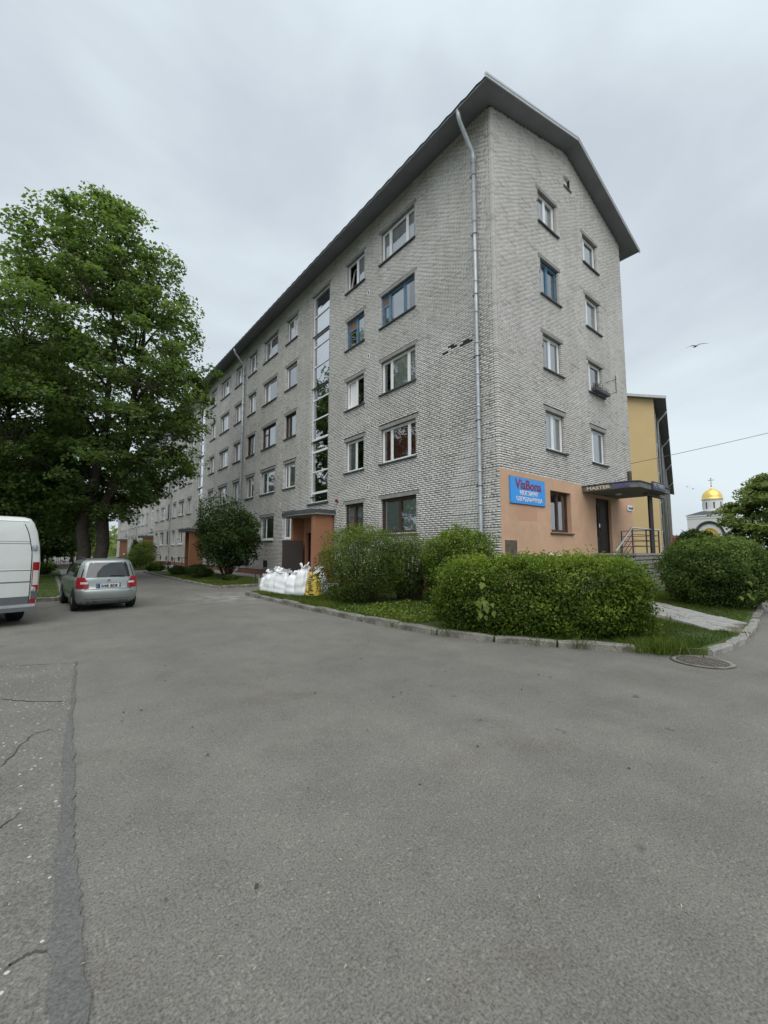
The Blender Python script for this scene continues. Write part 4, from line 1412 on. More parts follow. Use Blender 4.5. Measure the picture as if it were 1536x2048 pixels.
def tree(name, label, base, H, prof, ncl, per, leaf, material, seed, trunks=None, tr=.3, clr=.85, group=None, squash=.42, lean=(0, 0), lo=.16, hide=None):
    """prof: [(height fraction, radius)] of the crown; leaves sit in flattened sprays at the ends of real branches"""
    g = np.random.default_rng(seed)
    root = thing(name, label, 'tree', base, 0, group)
    hs, rs = np.array([p[0] for p in prof]), np.array([p[1] for p in prof])
    w = wob(seed + 1)
    # cluster centres: spread through the crown, denser towards its outside
    C = []
    while len(C) < ncl:
        h = g.uniform(hs[0], hs[-1])
        R_ = np.interp(h, hs, rs)
        if g.random() > (R_ / rs.max()) ** 1.3 + .05:
            continue
        a = g.uniform(0, 6.283)
        if hide and h < hide[0] and abs((a - hide[1] + math.pi) % 6.2832 - math.pi) < hide[2] and g.random() < .85:
            continue
        u = g.random() ** .42
        p = np.array([math.cos(a), math.sin(a), 0]) * R_ * u
        p[2] = h * H
        q = p.copy()
        k = 1 + .15 * w(q[None] / max(H, 1) * 9, 1.0)[0]
        p[:2] *= k
        p[0] += lean[0] * h
        p[1] += lean[1] * h
        C.append(p)
    C = np.array(C)
    wood = MB()
    if trunks is None:
        trunks = [[(0, 0, -.1), (.05, .02, H * .3), (lean[0] * .4, lean[1] * .4, H * .6), (lean[0] * .9, lean[1] * .9, H * .93)]]
    for tk in trunks:
        pts = []
        for a, b in zip(tk[:-1], tk[1:]):
            for k in range(4):
                t = k / 4
                pts.append(tuple(a[i] + (b[i] - a[i]) * t + (g.normal(0, .05) if i < 2 else 0) for i in range(3)))
        pts.append(tk[-1])
        n = len(pts)
        rad = [tr * (1.35 if i == 0 else 1.0) * (1 - .93 * (i / (n - 1)) ** .85) + .015 for i in range(n)]
        wood.tube(pts, rad, 9)

    def on_trunk(tk, z):
        for a, b in zip(tk[:-1], tk[1:]):
            if z <= b[2]:
                t = (z - a[2]) / (b[2] - a[2])
                return np.array([a[i] + (b[i] - a[i]) * t for i in range(3)])
        return np.array(tk[-1])
    # limbs first, then each spray hangs from the nearest limb
    limbs = []
    order = g.permutation(ncl)
    nl = max(7, ncl // 14)
    for i in order[:nl]:
        c = C[i]
        tk = min(trunks, key=lambda t: np.linalg.norm(on_trunk(t, min(c[2], t[-1][2]))[:2] - c[:2]))
        d = np.linalg.norm(c[:2] - on_trunk(tk, min(c[2], tk[-1][2]))[:2])
        z0 = max(lo * H, min(c[2] - .55 * d - .3, tk[-1][2] - .3))
        a = on_trunk(tk, z0)
        m1 = a + (c - a) * .45 + np.array([0, 0, .12 * d])
        P = [a, a + (m1 - a) * .5 + g.normal(0, .06, 3), m1, m1 + (c - m1) * .5 + g.normal(0, .08, 3), c]
        r0 = tr * .34 * (1 - .6 * z0 / H)
        wood.tube([tuple(p) for p in P], [r0, r0 * .8, r0 * .55, r0 * .3, .012], 6, cap=False)
        limbs += [np.array(p) for p in P[1:]]
    LP = np.array(limbs)
    for i in order[nl:]:
        c = C[i]
        dd = np.linalg.norm(LP - c, axis=1) + np.maximum(0, LP[:, 2] - c[2]) * .8
        a = LP[dd.argmin()]
        wood.tube([tuple(a), tuple(a + (c - a) * .5 + g.normal(0, .1, 3) + np.array([0, 0, .1])), tuple(c)], [.028 * tr / .3, .018 * tr / .3, .008], 4, cap=False)
    wood.build('trunk', 'bark', root, True)
    # sprays of leaves
    N = ncl * per
    ci = np.repeat(np.arange(ncl), per)
    R0 = clr * g.uniform(.6, 1.3, ncl)[ci]
    v = g.normal(0, 1, (N, 3))
    v /= np.linalg.norm(v, axis=1, keepdims=True)
    v *= (g.random(N) ** .45)[:, None]
    v[:, 2] *= squash
    out = C[ci] - np.array([0, 0, 0])
    od = np.stack([out[:, 0], out[:, 1], np.zeros(N)], 1)
    od /= np.linalg.norm(od, axis=1, keepdims=True) + 1e-6
    off = v * R0[:, None]
    rad_ = (off * od).sum(1)
    off[:, 2] -= .28 * np.abs(rad_) + .12 * (off[:, 0] ** 2 + off[:, 1] ** 2)
    P = C[ci] + off
    keep = P[:, 2] > .25
    nor = np.stack([od[:, 0] * .35, od[:, 1] * .35, np.full(N, .9)], 1)
    rv = .45 + .22 * v[:, 2] / max(squash, .1) + .16 * w(P * .6, 1.0)  # light put into the leaf tone: paler on top of each spray
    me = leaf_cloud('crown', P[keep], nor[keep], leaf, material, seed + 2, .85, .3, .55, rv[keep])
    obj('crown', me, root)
    return root


def shrub(name, label, cat, c, rx, ry, H, n, leaf, material, seed, group=None, rz=0.0, boxy=2.0, z0=.05, stems=26, depth=.28, lump=.13, freq=3.0, spikes=0, aspect=.55, spread=.75, under=.25):
    """bush: leaves through the outer shell of a lumpy superellipsoid, twigs inside"""
    g = np.random.default_rng(seed)
    root = thing(name, label, cat, (c[0], c[1], 0), rz, group)
    w = wob(seed + 1, 9)
    w2 = wob(seed + 5, 9)
    d = g.normal(0, 1, (n, 3))
    e = 2.0 / boxy
    d /= (np.abs(d) ** boxy).sum(1, keepdims=True) ** (1 / boxy)
    d[:, 2] = np.where(d[:, 2] < -under * 2, -d[:, 2], d[:, 2])
    k = 1 + lump * w(d, freq) + lump * .6 * w2(d, freq * 2.7)
    ins = np.abs(g.normal(0, depth, n))
    ins = np.minimum(ins, .85)
    s = k * (1 - ins)
    hz = H * .5
    P = np.stack([d[:, 0] * rx * s, d[:, 1] * ry * s, hz + d[:, 2] * hz * s], 1)
    P[:, 2] = np.maximum(P[:, 2], 0) + z0
    nor = d * np.array([1, 1, 1.0]) + np.array([0, 0, .55])
    nor /= np.linalg.norm(nor, axis=1, keepdims=True)
    rv = .36 + .22 * d[:, 2] + .22 * w2(d, freq * 1.6) - ins * .5  # shade put into the leaf tone: darker inside and low, paler on top
    if spikes:
        # young shoots sticking out of the top
        sp, sn, sv = [], [], []
        for i in range(spikes):
            a = g.uniform(0, 6.283)
            q = g.random() ** .5
            x, y = math.cos(a) * rx * .92 * q, math.sin(a) * ry * .92 * q
            zt_ = hz + hz * (max(0, 1 - (abs(x) / rx) ** boxy - (abs(y) / ry) ** boxy)) ** (1 / boxy)
            L = g.uniform(.06, .20) * (1.9 if g.random() < .18 else 1.0)
            dx, dy = g.normal(0, .25, 2)
            for j in range(9):
                t = j / 9
                sp.append((x + dx * t * L, y + dy * t * L, z0 + zt_ - .05 + L * t))
                sn.append((g.normal(0, 1), g.normal(0, 1), .6)); sv.append(.85)
        P = np.concatenate([P, np.array(sp)])
        nor = np.concatenate([nor, np.array(sn)])
        rv = np.concatenate([rv, np.array(sv)])
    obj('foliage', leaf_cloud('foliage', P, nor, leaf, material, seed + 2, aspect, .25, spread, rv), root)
    tw = MB()
    for i in range(stems):
        q = d[g.integers(n)]
        b = (q[0] * rx * .35 + g.normal(0, .05), q[1] * ry * .35 + g.normal(0, .05), 0)
        m1 = (q[0] * rx * .55, q[1] * ry * .55, H * .45)
        e1 = (q[0] * rx * .85, q[1] * ry * .85, hz + abs(q[2]) * hz * .9 * .95)
        tw.tube([b, m1, e1], [.018, .012, .005], 5, cap=False)
    tw.build('stems', 'twig', root)
    return root


# --- the big two-stemmed maple in front of the block
tree('maple_tree', 'tall maple with two dark trunks behind the silver estate car', (1.75, 25.6, .05), 19.4,
     [(.16, 1.0), (.22, 2.9), (.31, 4.5), (.45, 5.3), (.58, 5.1), (.72, 4.4), (.84, 3.4), (.93, 2.2), (1.0, .8)], 560, 140, .17, 'leaf_maple', 101,
     trunks=[[(-.30, .25, -.1), (-.22, .2, 3.4), (.35, .2, 7.2), (.6, .5, 11.5), (.2, .4, 18.0)], [(.38, -.25, -.1), (.55, -.2, 3.6), (1.35, -.35, 7.2), (1.7, -.5, 11.5), (1.9, -.4, 17.2)]],
     tr=.33, clr=.86, lean=(-.35, -1.0), lo=.2, hide=(.46, R(-95), .34))
tree('maple_tree', 'lower maple at the left edge behind the white van', (-1.9, 29.5, .05), 13.6,
     [(.16, 2.2), (.26, 4.6), (.42, 5.6), (.6, 5.2), (.78, 3.9), (.92, 2.2), (1.0, .6)], 360, 125, .19, 'leaf_maple', 131, tr=.26, clr=1.0, lo=.22)
bg = [
    ('lime_tree', 'slender dark trunk farther back, left of the maple', (-2.6, 47.0, .05), 13.0, 3.9, 170, 80, .30, 'leaf_dark'),
    ('lime_tree', 'thin dark trunk just left of the maple, by the parked cars', (-.2, 52.0, .05), 12.0, 3.6, 150, 80, .30, 'leaf_dark'),
    ('lime_tree', 'leafy tree standing far left beyond the white van', (-8.5, 41.0, .05), 14.0, 4.6, 170, 80, .32, 'leaf_maple'),
    ('lime_tree', 'small paler tree showing between the maple and the far end of the block', (3.0, 72.0, .05), 11.5, 3.4, 150, 80, .32, 'leaf_far'),
]
for i, (nm, lb, p, H, r_, nc, pe, lf, mt) in enumerate(bg):
    tree(nm, lb, p, H, [(.2, r_ * .5), (.32, r_ * .9), (.5, r_), (.7, r_ * .8), (.88, r_ * .5), (1, r_ * .12)], nc, pe, lf, mt, 200 + i * 11, tr=.2, clr=1.1, lo=.2, group='trees on the left lawn')
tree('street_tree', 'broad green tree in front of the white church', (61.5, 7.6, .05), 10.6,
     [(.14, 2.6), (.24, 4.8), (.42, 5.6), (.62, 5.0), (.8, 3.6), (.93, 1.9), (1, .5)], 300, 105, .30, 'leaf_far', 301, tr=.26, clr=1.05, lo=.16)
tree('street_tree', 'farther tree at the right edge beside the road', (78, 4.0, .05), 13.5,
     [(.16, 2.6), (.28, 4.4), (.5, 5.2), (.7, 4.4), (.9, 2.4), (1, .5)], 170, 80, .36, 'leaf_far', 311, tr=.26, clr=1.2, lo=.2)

# --- shrubs near the building
shrub('clipped_hedge', 'long dense clipped hedge on the kerb below the blue sign', 'hedge', (6.86, 4.13), 1.78, .66, 1.30, 56000, .05, 'leaf_hedge', 401, rz=math.atan2(-2.75, 1.85), boxy=4.8, depth=.17, lump=.06, freq=4.6, spikes=420, stems=60, under=.55)
shrub('loose_shrub', 'tall loose shrub beside the white rubbish bags', 'shrub', (7.05, 9.75), 1.12, 1.15, 2.12, 26000, .058, 'leaf_bush', 411, boxy=2.5, depth=.24, lump=.13, freq=3.4, spikes=90, stems=70, under=.5, aspect=.4)
shrub('loose_shrub', 'thin twiggy shrub under the brown ground-floor window', 'shrub', (8.35, 9.15), .85, .8, 1.95, 15000, .055, 'leaf_bush', 421, boxy=2.4, depth=.3, lump=.16, stems=90, spikes=50, under=.5, aspect=.4)
shrub('loose_shrub', 'rounded shrub between the twiggy shrub and the clipped hedge', 'shrub', (8.55, 7.35), .85, .95, 1.98, 22000, .062, 'leaf_hedge', 431, boxy=2.5, depth=.22, lump=.13, stems=50, spikes=70, under=.5)
shrub('round_shrub', 'dense rounded shrub right of the slab path', 'shrub', (13.78, 3.1), 1.2, 1.12, 1.74, 42000, .062, 'leaf_cool', 441, boxy=2.7, depth=.2, lump=.10, stems=50, spikes=160, under=.5, rz=.1)
shrub('yellowish_hedge', 'yellow-green hedge beyond the rounded shrub at the right edge', 'hedge', (17.6, 4.0), 2.6, .55, 1.15, 16000, .08, 'leaf_hedge', 451, boxy=3.2, depth=.2, lump=.07, stems=30, under=.5, rz=.12)
shrub('lilac_shrub', 'dark many-stemmed shrub against the grey facade', 'shrub', (7.55, 22.4), 1.75, 1.75, 2.9, 20000, .11, 'leaf_dark', 461, boxy=2.1, z0=.75, depth=.3, lump=.22, freq=2.8, stems=0, spikes=40, under=.5, aspect=.6)
ls = MB()
g_ = random.Random(3)
for i in range(22):
    a = g_.uniform(0, 6.283)
    q = g_.uniform(.3, 1.2)
    ls.tube([(7.55 + math.cos(a) * .12, 22.4 + math.sin(a) * .12, .05), (7.55 + math.cos(a) * q * .5, 22.4 + math.sin(a) * q * .5, .9), (7.55 + math.cos(a) * q, 22.4 + math.sin(a) * q, 2.4)], [.03, .022, .008], 6, cap=False)
lil = bpy.data.objects['lilac_shrub']
o = ls.build('stems', 'twig', lil)
o.matrix_parent_inverse = Matrix.Translation((-7.55, -22.4, 0))
low = [
    ((6.35, 27.4), .55, .45, .55, 'low round bush nearest the bench'),
    ((6.6, 23.6), .6, .7, .62, 'low dark bush left of the lilac, one of a pair'),
    ((6.75, 25.0), .6, .6, .66, 'low dark bush behind its twin, left of the lilac'),
    ((7.1, 20.6), .35, .35, .30, 'small leafy plant at the foot of the lilac'),
]
for i, (p, a, b, h, lb) in enumerate(low):
    shrub('low_bush', lb, 'bush', p, a, b, h, 3600, .07, 'leaf_dark', 480 + i * 7, stems=8, depth=.25, under=.4, group='low bushes on the entrance lawn')
beds = [((6.3, 40.0), 1.1, 1.6, 1.7, 'leaf_bush', 'pale shrub in the flower bed behind the bench'), ((7.3, 44.5), 1.2, 1.6, 2.7, 'leaf_bush', 'taller reddish shrub in the bed before the second porch'), ((7.2, 48.5), .5, .5, 2.6, 'leaf_dark', 'narrow dark evergreen in the flower bed'), ((6.1, 45.5), .7, .7, .8, 'leaf_hedge', 'low green plant at the road side of the flower bed'), ((6.2, 33.6), .6, .5, .6, 'leaf_hedge', 'low yellow-green plant where the lawn ends')]
for i, (p, a, b, h, mt, lb) in enumerate(beds):
    shrub('bed_shrub', lb, 'shrub', p, a, b, h, 5200, .10, mt, 520 + i * 7, stems=12, depth=.3, under=.4)
backs = [((-.4, 45.5), 2.4, 2.0, 5.2, 'dark bushy mass right behind the maple trunks'), ((2.0, 58.0), 2.6, 2.6, 8.5, 'tall dark shrub mass beside the road, beyond the maple'), ((-6.0, 62), 4, 3, 5.0, 'dark shrubs far back on the left lawn')]
for i, (p, a, b, h, lb) in enumerate(backs):
    shrub('dark_shrub', lb, 'shrub', p, a, b, h, 12000, .24, 'leaf_dark', 560 + i * 7, stems=14, depth=.3, lump=.2, under=.4)
shrub('lawn_bush', 'low pale bush on the left lawn beside the maple trunk', 'bush', (-.2, 33.2), .8, .7, .75, 3500, .1, 'leaf_hedge', 590, stems=8, under=.4)
shrub('fence_bush', 'dark bush below the church arch', 'bush', (62, 15.5), 3.2, 2.4, 3.9, 6000, .3, 'leaf_dark', 595, stems=8, under=.4)

# maple seedlings that have grown into the hedge: large lobed leaves
lobe = [(0, 0), (.13, -.02), (.34, .05), (.27, .20), (.5, .42), (.28, .46), (.25, .62), (.0, 1.0), (-.25, .62), (-.28, .46), (-.5, .42), (-.27, .20), (-.34, .05), (-.13, -.02)]
lm_ = bpy.data.meshes.new('big_leaf')
lm_.from_pydata([(x, y, .05 * abs(x) - .12 * y * y) for x, y in lobe], [], [tuple(range(len(lobe)))])
at_ = lm_.attributes.new('rnd', 'FLOAT', 'POINT')
at_.data.foreach_set('value', [.62] * len(lobe))
lm_.materials.append(M['leaf_bush'])
g_ = random.Random(12)
for label, c, nrmv, n in (('maple seedling with large lobed leaves growing out of the clipped hedge', (5.72, 4.42, .78), (-.78, -.55), 15), ('maple seedling with lobed leaves at the foot of the rounded shrub', (7.75, 6.75, .75), (-.8, -.5), 11), ('maple seedling in the front of the round shrub by the path', (12.85, 2.35, .7), (-.4, -.85), 7)):
    sd = thing('maple_seedling', label, 'plant', (c[0], c[1], 0))
    MB().tube([(.25, .2, .08), (.12, .1, c[2] * .6), (0, 0, c[2] + .2)], [.01, .008, .004], 5).build('stem', 'twig', sd)
    for i in range(n):
        s = g_.uniform(.08, .14)
        o = obj('leaf', lm_, sd, (g_.uniform(-.2, .2) * -nrmv[1] + nrmv[0] * g_.uniform(.0, .1), g_.uniform(-.2, .2) * nrmv[0] + nrmv[1] * g_.uniform(0, .1), c[2] + g_.uniform(-.36, .30)))
        o.scale = (s, s, s)
        o.rotation_euler = (R(g_.uniform(-75, -25)), R(g_.uniform(-25, 25)), math.atan2(nrmv[1], nrmv[0]) - R(90) + g_.uniform(-.8, .8))
# two white blossoms on top of the hedge
bl = thing('blossom', 'tiny white blossoms on top of the clipped hedge', 'flower', (6.75, 3.75, 1.42))
for dx, dy, dz in ((0, 0, 0), (.07, -.1, -.01), (.04, .05, .02)):
    MB().lathe([(.005, 0), (.03, .01), (.035, .02), (.01, .025)], (dx, dy, dz), 7).build('petals', 'flower', bl)


# --- grass
def grass(name, label, regions, seed):
    g = np.random.default_rng(seed)
    P = []
    for poly, dens, z in regions:
        x = np.array([p[0] for p in poly]); y = np.array([p[1] for p in poly])
        A = (x.max() - x.min()) * (y.max() - y.min())
        q = np.stack([g.uniform(x.min(), x.max(), int(A * dens)), g.uniform(y.min(), y.max(), int(A * dens))], 1)
        ins = np.zeros(len(q), bool)
        j = len(poly) - 1
        for i in range(len(poly)):
            c = ((y[i] > q[:, 1]) != (y[j] > q[:, 1])) & (q[:, 0] < (x[j] - x[i]) * (q[:, 1] - y[i]) / (y[j] - y[i] + 1e-12) + x[i])
            ins ^= c
            j = i
        q = q[ins]
        P.append(np.concatenate([q, np.full((len(q), 1), z)], 1))
    P = np.concatenate(P)
    w = wob(seed, 9)
    wv = w(P, 2.2)
    keep = g.random(len(P)) < .75 + .25 * wv
    P, wv = P[keep], wv[keep]
    N = len(P)
    h = .055 * (1 + .35 * wv) * g.uniform(.5, 1.5, N)
    a = g.uniform(0, 6.283, N)
    wd = .0045 * g.uniform(.7, 1.5, N)
    ln = g.normal(0, .5, (N, 2))
    d = np.stack([np.cos(a), np.sin(a), np.zeros(N)], 1) * wd[:, None]
    tip = P + np.concatenate([ln * h[:, None], h[:, None]], 1)
    v = np.stack([P - d, P + d, tip], 1).reshape(-1, 3)
    r = np.clip(.45 + .2 * wv + g.normal(0, .2, N), 0, 1)
    o = obj(name, np_mesh(name, v, np.arange(N * 3).reshape(-1, 3), 'grass', np.repeat(r, 3)))
    return tag(o, label, 'grass', kind='stuff')


grass('grass', 'mown grass on the lawns beside the building', [
    ([(6.95, 2.75), (7.08, 2.25), (7.55, 1.95), (9.2, 1.85), (9.5, 2.1), (9.6, 2.6), (10.1, 3.35), (9.2, 4.2), (8.0, 4.2)], 5200, .085),
    ([(10.75, 2.05), (13.8, 2.4), (20, 3.4), (20, 5.5), (14.4, 5.3), (11.4, 2.8)], 1500, .085),
    ([(5.55, 6.4), (6.4, 5.8), (8.4, 6.2), (8.2, 9.0), (5.5, 9.2)], 2600, .085),
    ([(5.5, 9.2), (7, 9.2), (7, 14.05), (5.55, 14.05)], 2600, .085),
    ([(8, 9), (10.1, 9), (10.1, 14), (8, 14)], 700, .085),
    ([(5.55, 17.35), (8.6, 17.7), (8.6, 28), (5.5, 28)], 900, .085),
    ([(.45, 16.3), (.5, 29.8), (-3, 30), (-6, 17.2)], 420, .085)], 701)
# weeds and grass tufts against the kerb
g_ = np.random.default_rng(77)
tuf = []
for (x, y), k in [((7.05, 2.35), 260), ((6.9, 2.62), 120), ((6.5, 3.2), 60), ((7.2, 2.15), 160), ((5.5, 6.4), 50), ((5.6, 5.2), 60), ((6.15, 3.75), 40), ((5.4, 9.0), 40), ((9.3, 1.85), 40), ((10.2, 3.1), 50)] + [((x + .1 + .05 * math.sin(i * 5.1), y), 26) for i, (x, y) in enumerate([(5.5, 13.6), (5.47, 12.7), (5.45, 11.6), (5.42, 10.4), (5.4, 9.5), (5.4, 8.7), (5.4, 7.9), (5.42, 7.2), (5.5, 6.0), (5.58, 5.6), (5.72, 4.8), (5.86, 4.5), (6.02, 4.1), (6.3, 3.6), (6.62, 3.1)])]:
    tuf.append(np.concatenate([np.array([[x, y]]) + g_.normal(0, .10, (k, 2)), np.full((k, 1), .03)], 1))
tuf = np.concatenate(tuf)
N = len(tuf)
hh = g_.uniform(.08, .26, N)
aa = g_.uniform(0, 6.283, N)
dd_ = np.stack([np.cos(aa), np.sin(aa), np.zeros(N)], 1) * .006
tip = tuf + np.concatenate([g_.normal(0, .55, (N, 2)) * hh[:, None], hh[:, None]], 1)
o = obj('weeds', np_mesh('weeds', np.stack([tuf - dd_, tuf + dd_, tip], 1).reshape(-1, 3), np.arange(N * 3).reshape(-1, 3), 'grass', np.repeat(g_.random(N), 3)))
tag(o, 'tufts of weeds along the kerb', 'weeds', kind='stuff')
# broad leaves sprouting from the kerb joints and the ground cover before the shrubs
gc = np.stack([g_.uniform(5.55, 7.9, 3000), g_.uniform(6.0, 8.6, 3000), g_.uniform(.09, .18, 3000)], 1)
gc = gc[(gc[:, 0] + gc[:, 1] * .25) > 7.15]
o = obj('ground_cover', leaf_cloud('ground_cover', gc, np.tile([0, 0, 1.0], (len(gc), 1)), .06, 'leaf_bush', 31, .6, .2, .6))
tag(o, 'low weedy ground cover in front of the shrubs', 'weeds', kind='stuff')
# fallen seeds and bits on the asphalt
g_ = np.random.default_rng(8)
N = 240
rr = g_.uniform(1.5, 9, N) ** 1.0
th = g_.uniform(R(-8), R(78), N)
sp = np.stack([np.sin(th) * rr, np.cos(th) * rr, np.full(N, .010)], 1)
sp = sp[(sp[:, 0] < 5.2) | (sp[:, 1] < 1.5)]
sm = leaf_cloud('fallen_seeds', sp, np.tile([0, 0, 1.0], (len(sp), 1)), .018, 'petal', 9, .22, .1, .12)
tag(obj('fallen_seeds', sm), 'pale fallen seeds scattered on the asphalt', 'seeds', kind='stuff')
N = 60
sp = np.stack([g_.uniform(.3, 6, N), g_.uniform(.8, 8, N), np.full(N, .012)], 1)
sp = sp[(sp[:, 0] < 5.0) | (sp[:, 1] < 1.4)]
tag(obj('dead_leaves', leaf_cloud('dead_leaves', sp, np.tile([0, 0, 1.0], (len(sp), 1)), .028, 'dead_leaf', 19, .6, .3, .3)), 'dark bits of dead leaf on the asphalt', 'leaves', kind='stuff')


# --- far wood that closes the horizon
g_ = np.random.default_rng(55)
P = []
for a in np.linspace(R(-70), R(250), 900):
    d = g_.uniform(150, 215)
    hh = g_.uniform(5, 10) * (1.25 if a < R(60) else .8)
    k = 60
    v = g_.normal(0, 1, (k, 3))
    v /= np.linalg.norm(v, axis=1, keepdims=True)
    P.append(np.array([math.sin(a) * d, math.cos(a) * d, hh * .5]) + v * np.array([4.5, 4.5, hh * .5]))
P = np.concatenate(P)
az = np.degrees(np.arctan2(P[:, 0], P[:, 1]))
P = P[~((az > 74) & (az < 88))]
P = P[P[:, 2] > 0]
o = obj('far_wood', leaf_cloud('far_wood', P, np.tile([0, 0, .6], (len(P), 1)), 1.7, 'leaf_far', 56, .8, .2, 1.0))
tag(o, 'distant belt of trees on the horizon', 'trees', kind='stuff')


# ------------------------------------------------------------------ vehicles
def itp(z, tab):
    return float(np.interp(z, [t[0] for t in tab], [t[1] for t in tab]))


class Body:
    """car body lofted from level sections: half width, rear end and front end at each height"""

    def __init__(self, hw, rear, front, zs, rc=.18, fc=.35, power=5.0):
        self.hw, self.rear, self.front, self.zs, self.rc, self.fc, self.pw = hw, rear, front, zs, rc, fc, power

    def ry(self, x, z):
        h = itp(z, self.hw)
        return itp(z, self.rear) + self.rc * min(1, abs(x) / h) ** self.pw

    def fy(self, x, z):
        h = itp(z, self.hw)
        return itp(z, self.front) - self.fc * min(1, abs(x) / h) ** 4

    def mesh(self):
        vs, n = [], 0
        ts = [-1, -.97, -.9, -.8, -.6, -.3, 0, .3, .6, .8, .9, .97, 1]
        for z in self.zs:
            h = itp(z, self.hw)
            ring = [(t * h, self.ry(t * h, z), z) for t in ts]
            ya, yb = ring[-1][1], self.fy(h, z)
            ring += [(h * (1 + .0 * k), ya + (yb - ya) * k / 8, z) for k in range(1, 8)]
            ring += [(t * h, self.fy(t * h, z), z) for t in ts[::-1]]
            ring += [(-h, yb + (ya - yb) * k / 8, z) for k in range(1, 8)]
            n = len(ring)
            vs += ring
        fs = []
        for i in range(len(self.zs) - 1):
            fs += [(i * n + k, i * n + (k + 1) % n, (i + 1) * n + (k + 1) % n, (i + 1) * n + k) for k in range(n)]
        m = MB().add(vs, fs)
        k = (len(self.zs) - 1) * n
        # roof cap as strips across
        t = len(ts)
        rear = list(range(k, k + t))
        front = list(range(k + t + 7, k + 2 * t + 7))[::-1]
        left = [k + 2 * t + 7 + j for j in range(7)][::-1]
        right = [k + t + j for j in range(7)]
        m.f.append(tuple(list(range(k, k + n))))
        m.f.append(tuple(range(n))[::-1])
        return m

    def rear_patch(self, name, material, parent, zrange, xl, xr, off=.006, nz=6, nx=8, smooth=True):
        """piece laid on the rear: xl(z), xr(z) give its sides"""
        vs = []
        for i in range(nz + 1):
            z = zrange[0] + (zrange[1] - zrange[0]) * i / nz
            a, b = (xl(z), xr(z)) if callable(xl) else (xl, xr)
            for j in range(nx + 1):
                x = a + (b - a) * j / nx
                vs.append((x, self.ry(x, z) - off, z))
        fs = [(i * (nx + 1) + j, i * (nx + 1) + j + 1, (i + 1) * (nx + 1) + j + 1, (i + 1) * (nx + 1) + j) for i in range(nz) for j in range(nx)]
        # thin rim so that the piece has an edge
        m = MB().add(vs, fs)
        return m.build(name, material, parent, smooth)

    def side_patch(self, name, material, parent, sgn, zrange, ya, yb, off=.005, nz=5):
        vs = []
        for i in range(nz + 1):
            z = zrange[0] + (zrange[1] - zrange[0]) * i / nz
            x = sgn * (itp(z, self.hw) + off)
            vs += [(x, ya(z), z), (x, yb(z), z)]
        fs = [(2 * i, 2 * i + 1, 2 * i + 3, 2 * i + 2) for i in range(nz)]
        return MB().add(vs, fs).build(name, material, parent, True)


def wheel(parent, x, y, r, w, sgn):
    prof = [(r * .55, -w / 2), (r * .93, -w / 2), (r, -w / 2 + .03), (r, w / 2 - .03), (r * .93, w / 2), (r * .55, w / 2)]
    ty = MB().lathe(prof, (x, y, r), 26, 'x').build('wheel', 'black', parent, True)
    xo = x + sgn * (w / 2 - .015)
    rim = MB().lathe([(r * .6, -.01), (r * .6, .01), (r * .5, .012), (r * .12, .02), (r * .05, .022)], (xo, y, r), 22, 'x') if sgn > 0 else MB().lathe([(r * .6, .01), (r * .6, -.01), (r * .5, -.012), (r * .12, -.02), (r * .05, -.022)], (xo, y, r), 22, 'x')
    rim.build('rim', 'zinc', ty, True)
    return ty


ESTATE = Body(
    hw=[(.20, .70), (.28, .765), (.40, .795), (.62, .805), (.80, .80), (.92, .785), (.97, .77), (1.2, .71), (1.40, .645), (1.47, .585), (1.515, .44)],
    rear=[(.20, .16), (.28, .07), (.38, .02), (.50, .0), (.60, .01), (.66, .05), (.75, .065), (.92, .08), (.97, .095), (1.2, .165), (1.40, .235), (1.47, .30), (1.515, .55)],
    front=[(.20, 4.05), (.40, 4.2), (.62, 4.2), (.80, 4.02), (.90, 3.85), (.97, 3.12), (1.2, 2.72), (1.40, 2.38), (1.47, 2.2), (1.515, 1.9)],
    zs=[.20, .28, .34, .40, .50, .56, .60, .63, .66, .75, .85, .92, .95, .97, 1.05, 1.2, 1.3, 1.40, 1.44, 1.47, 1.498, 1.515], rc=.20, fc=.45)


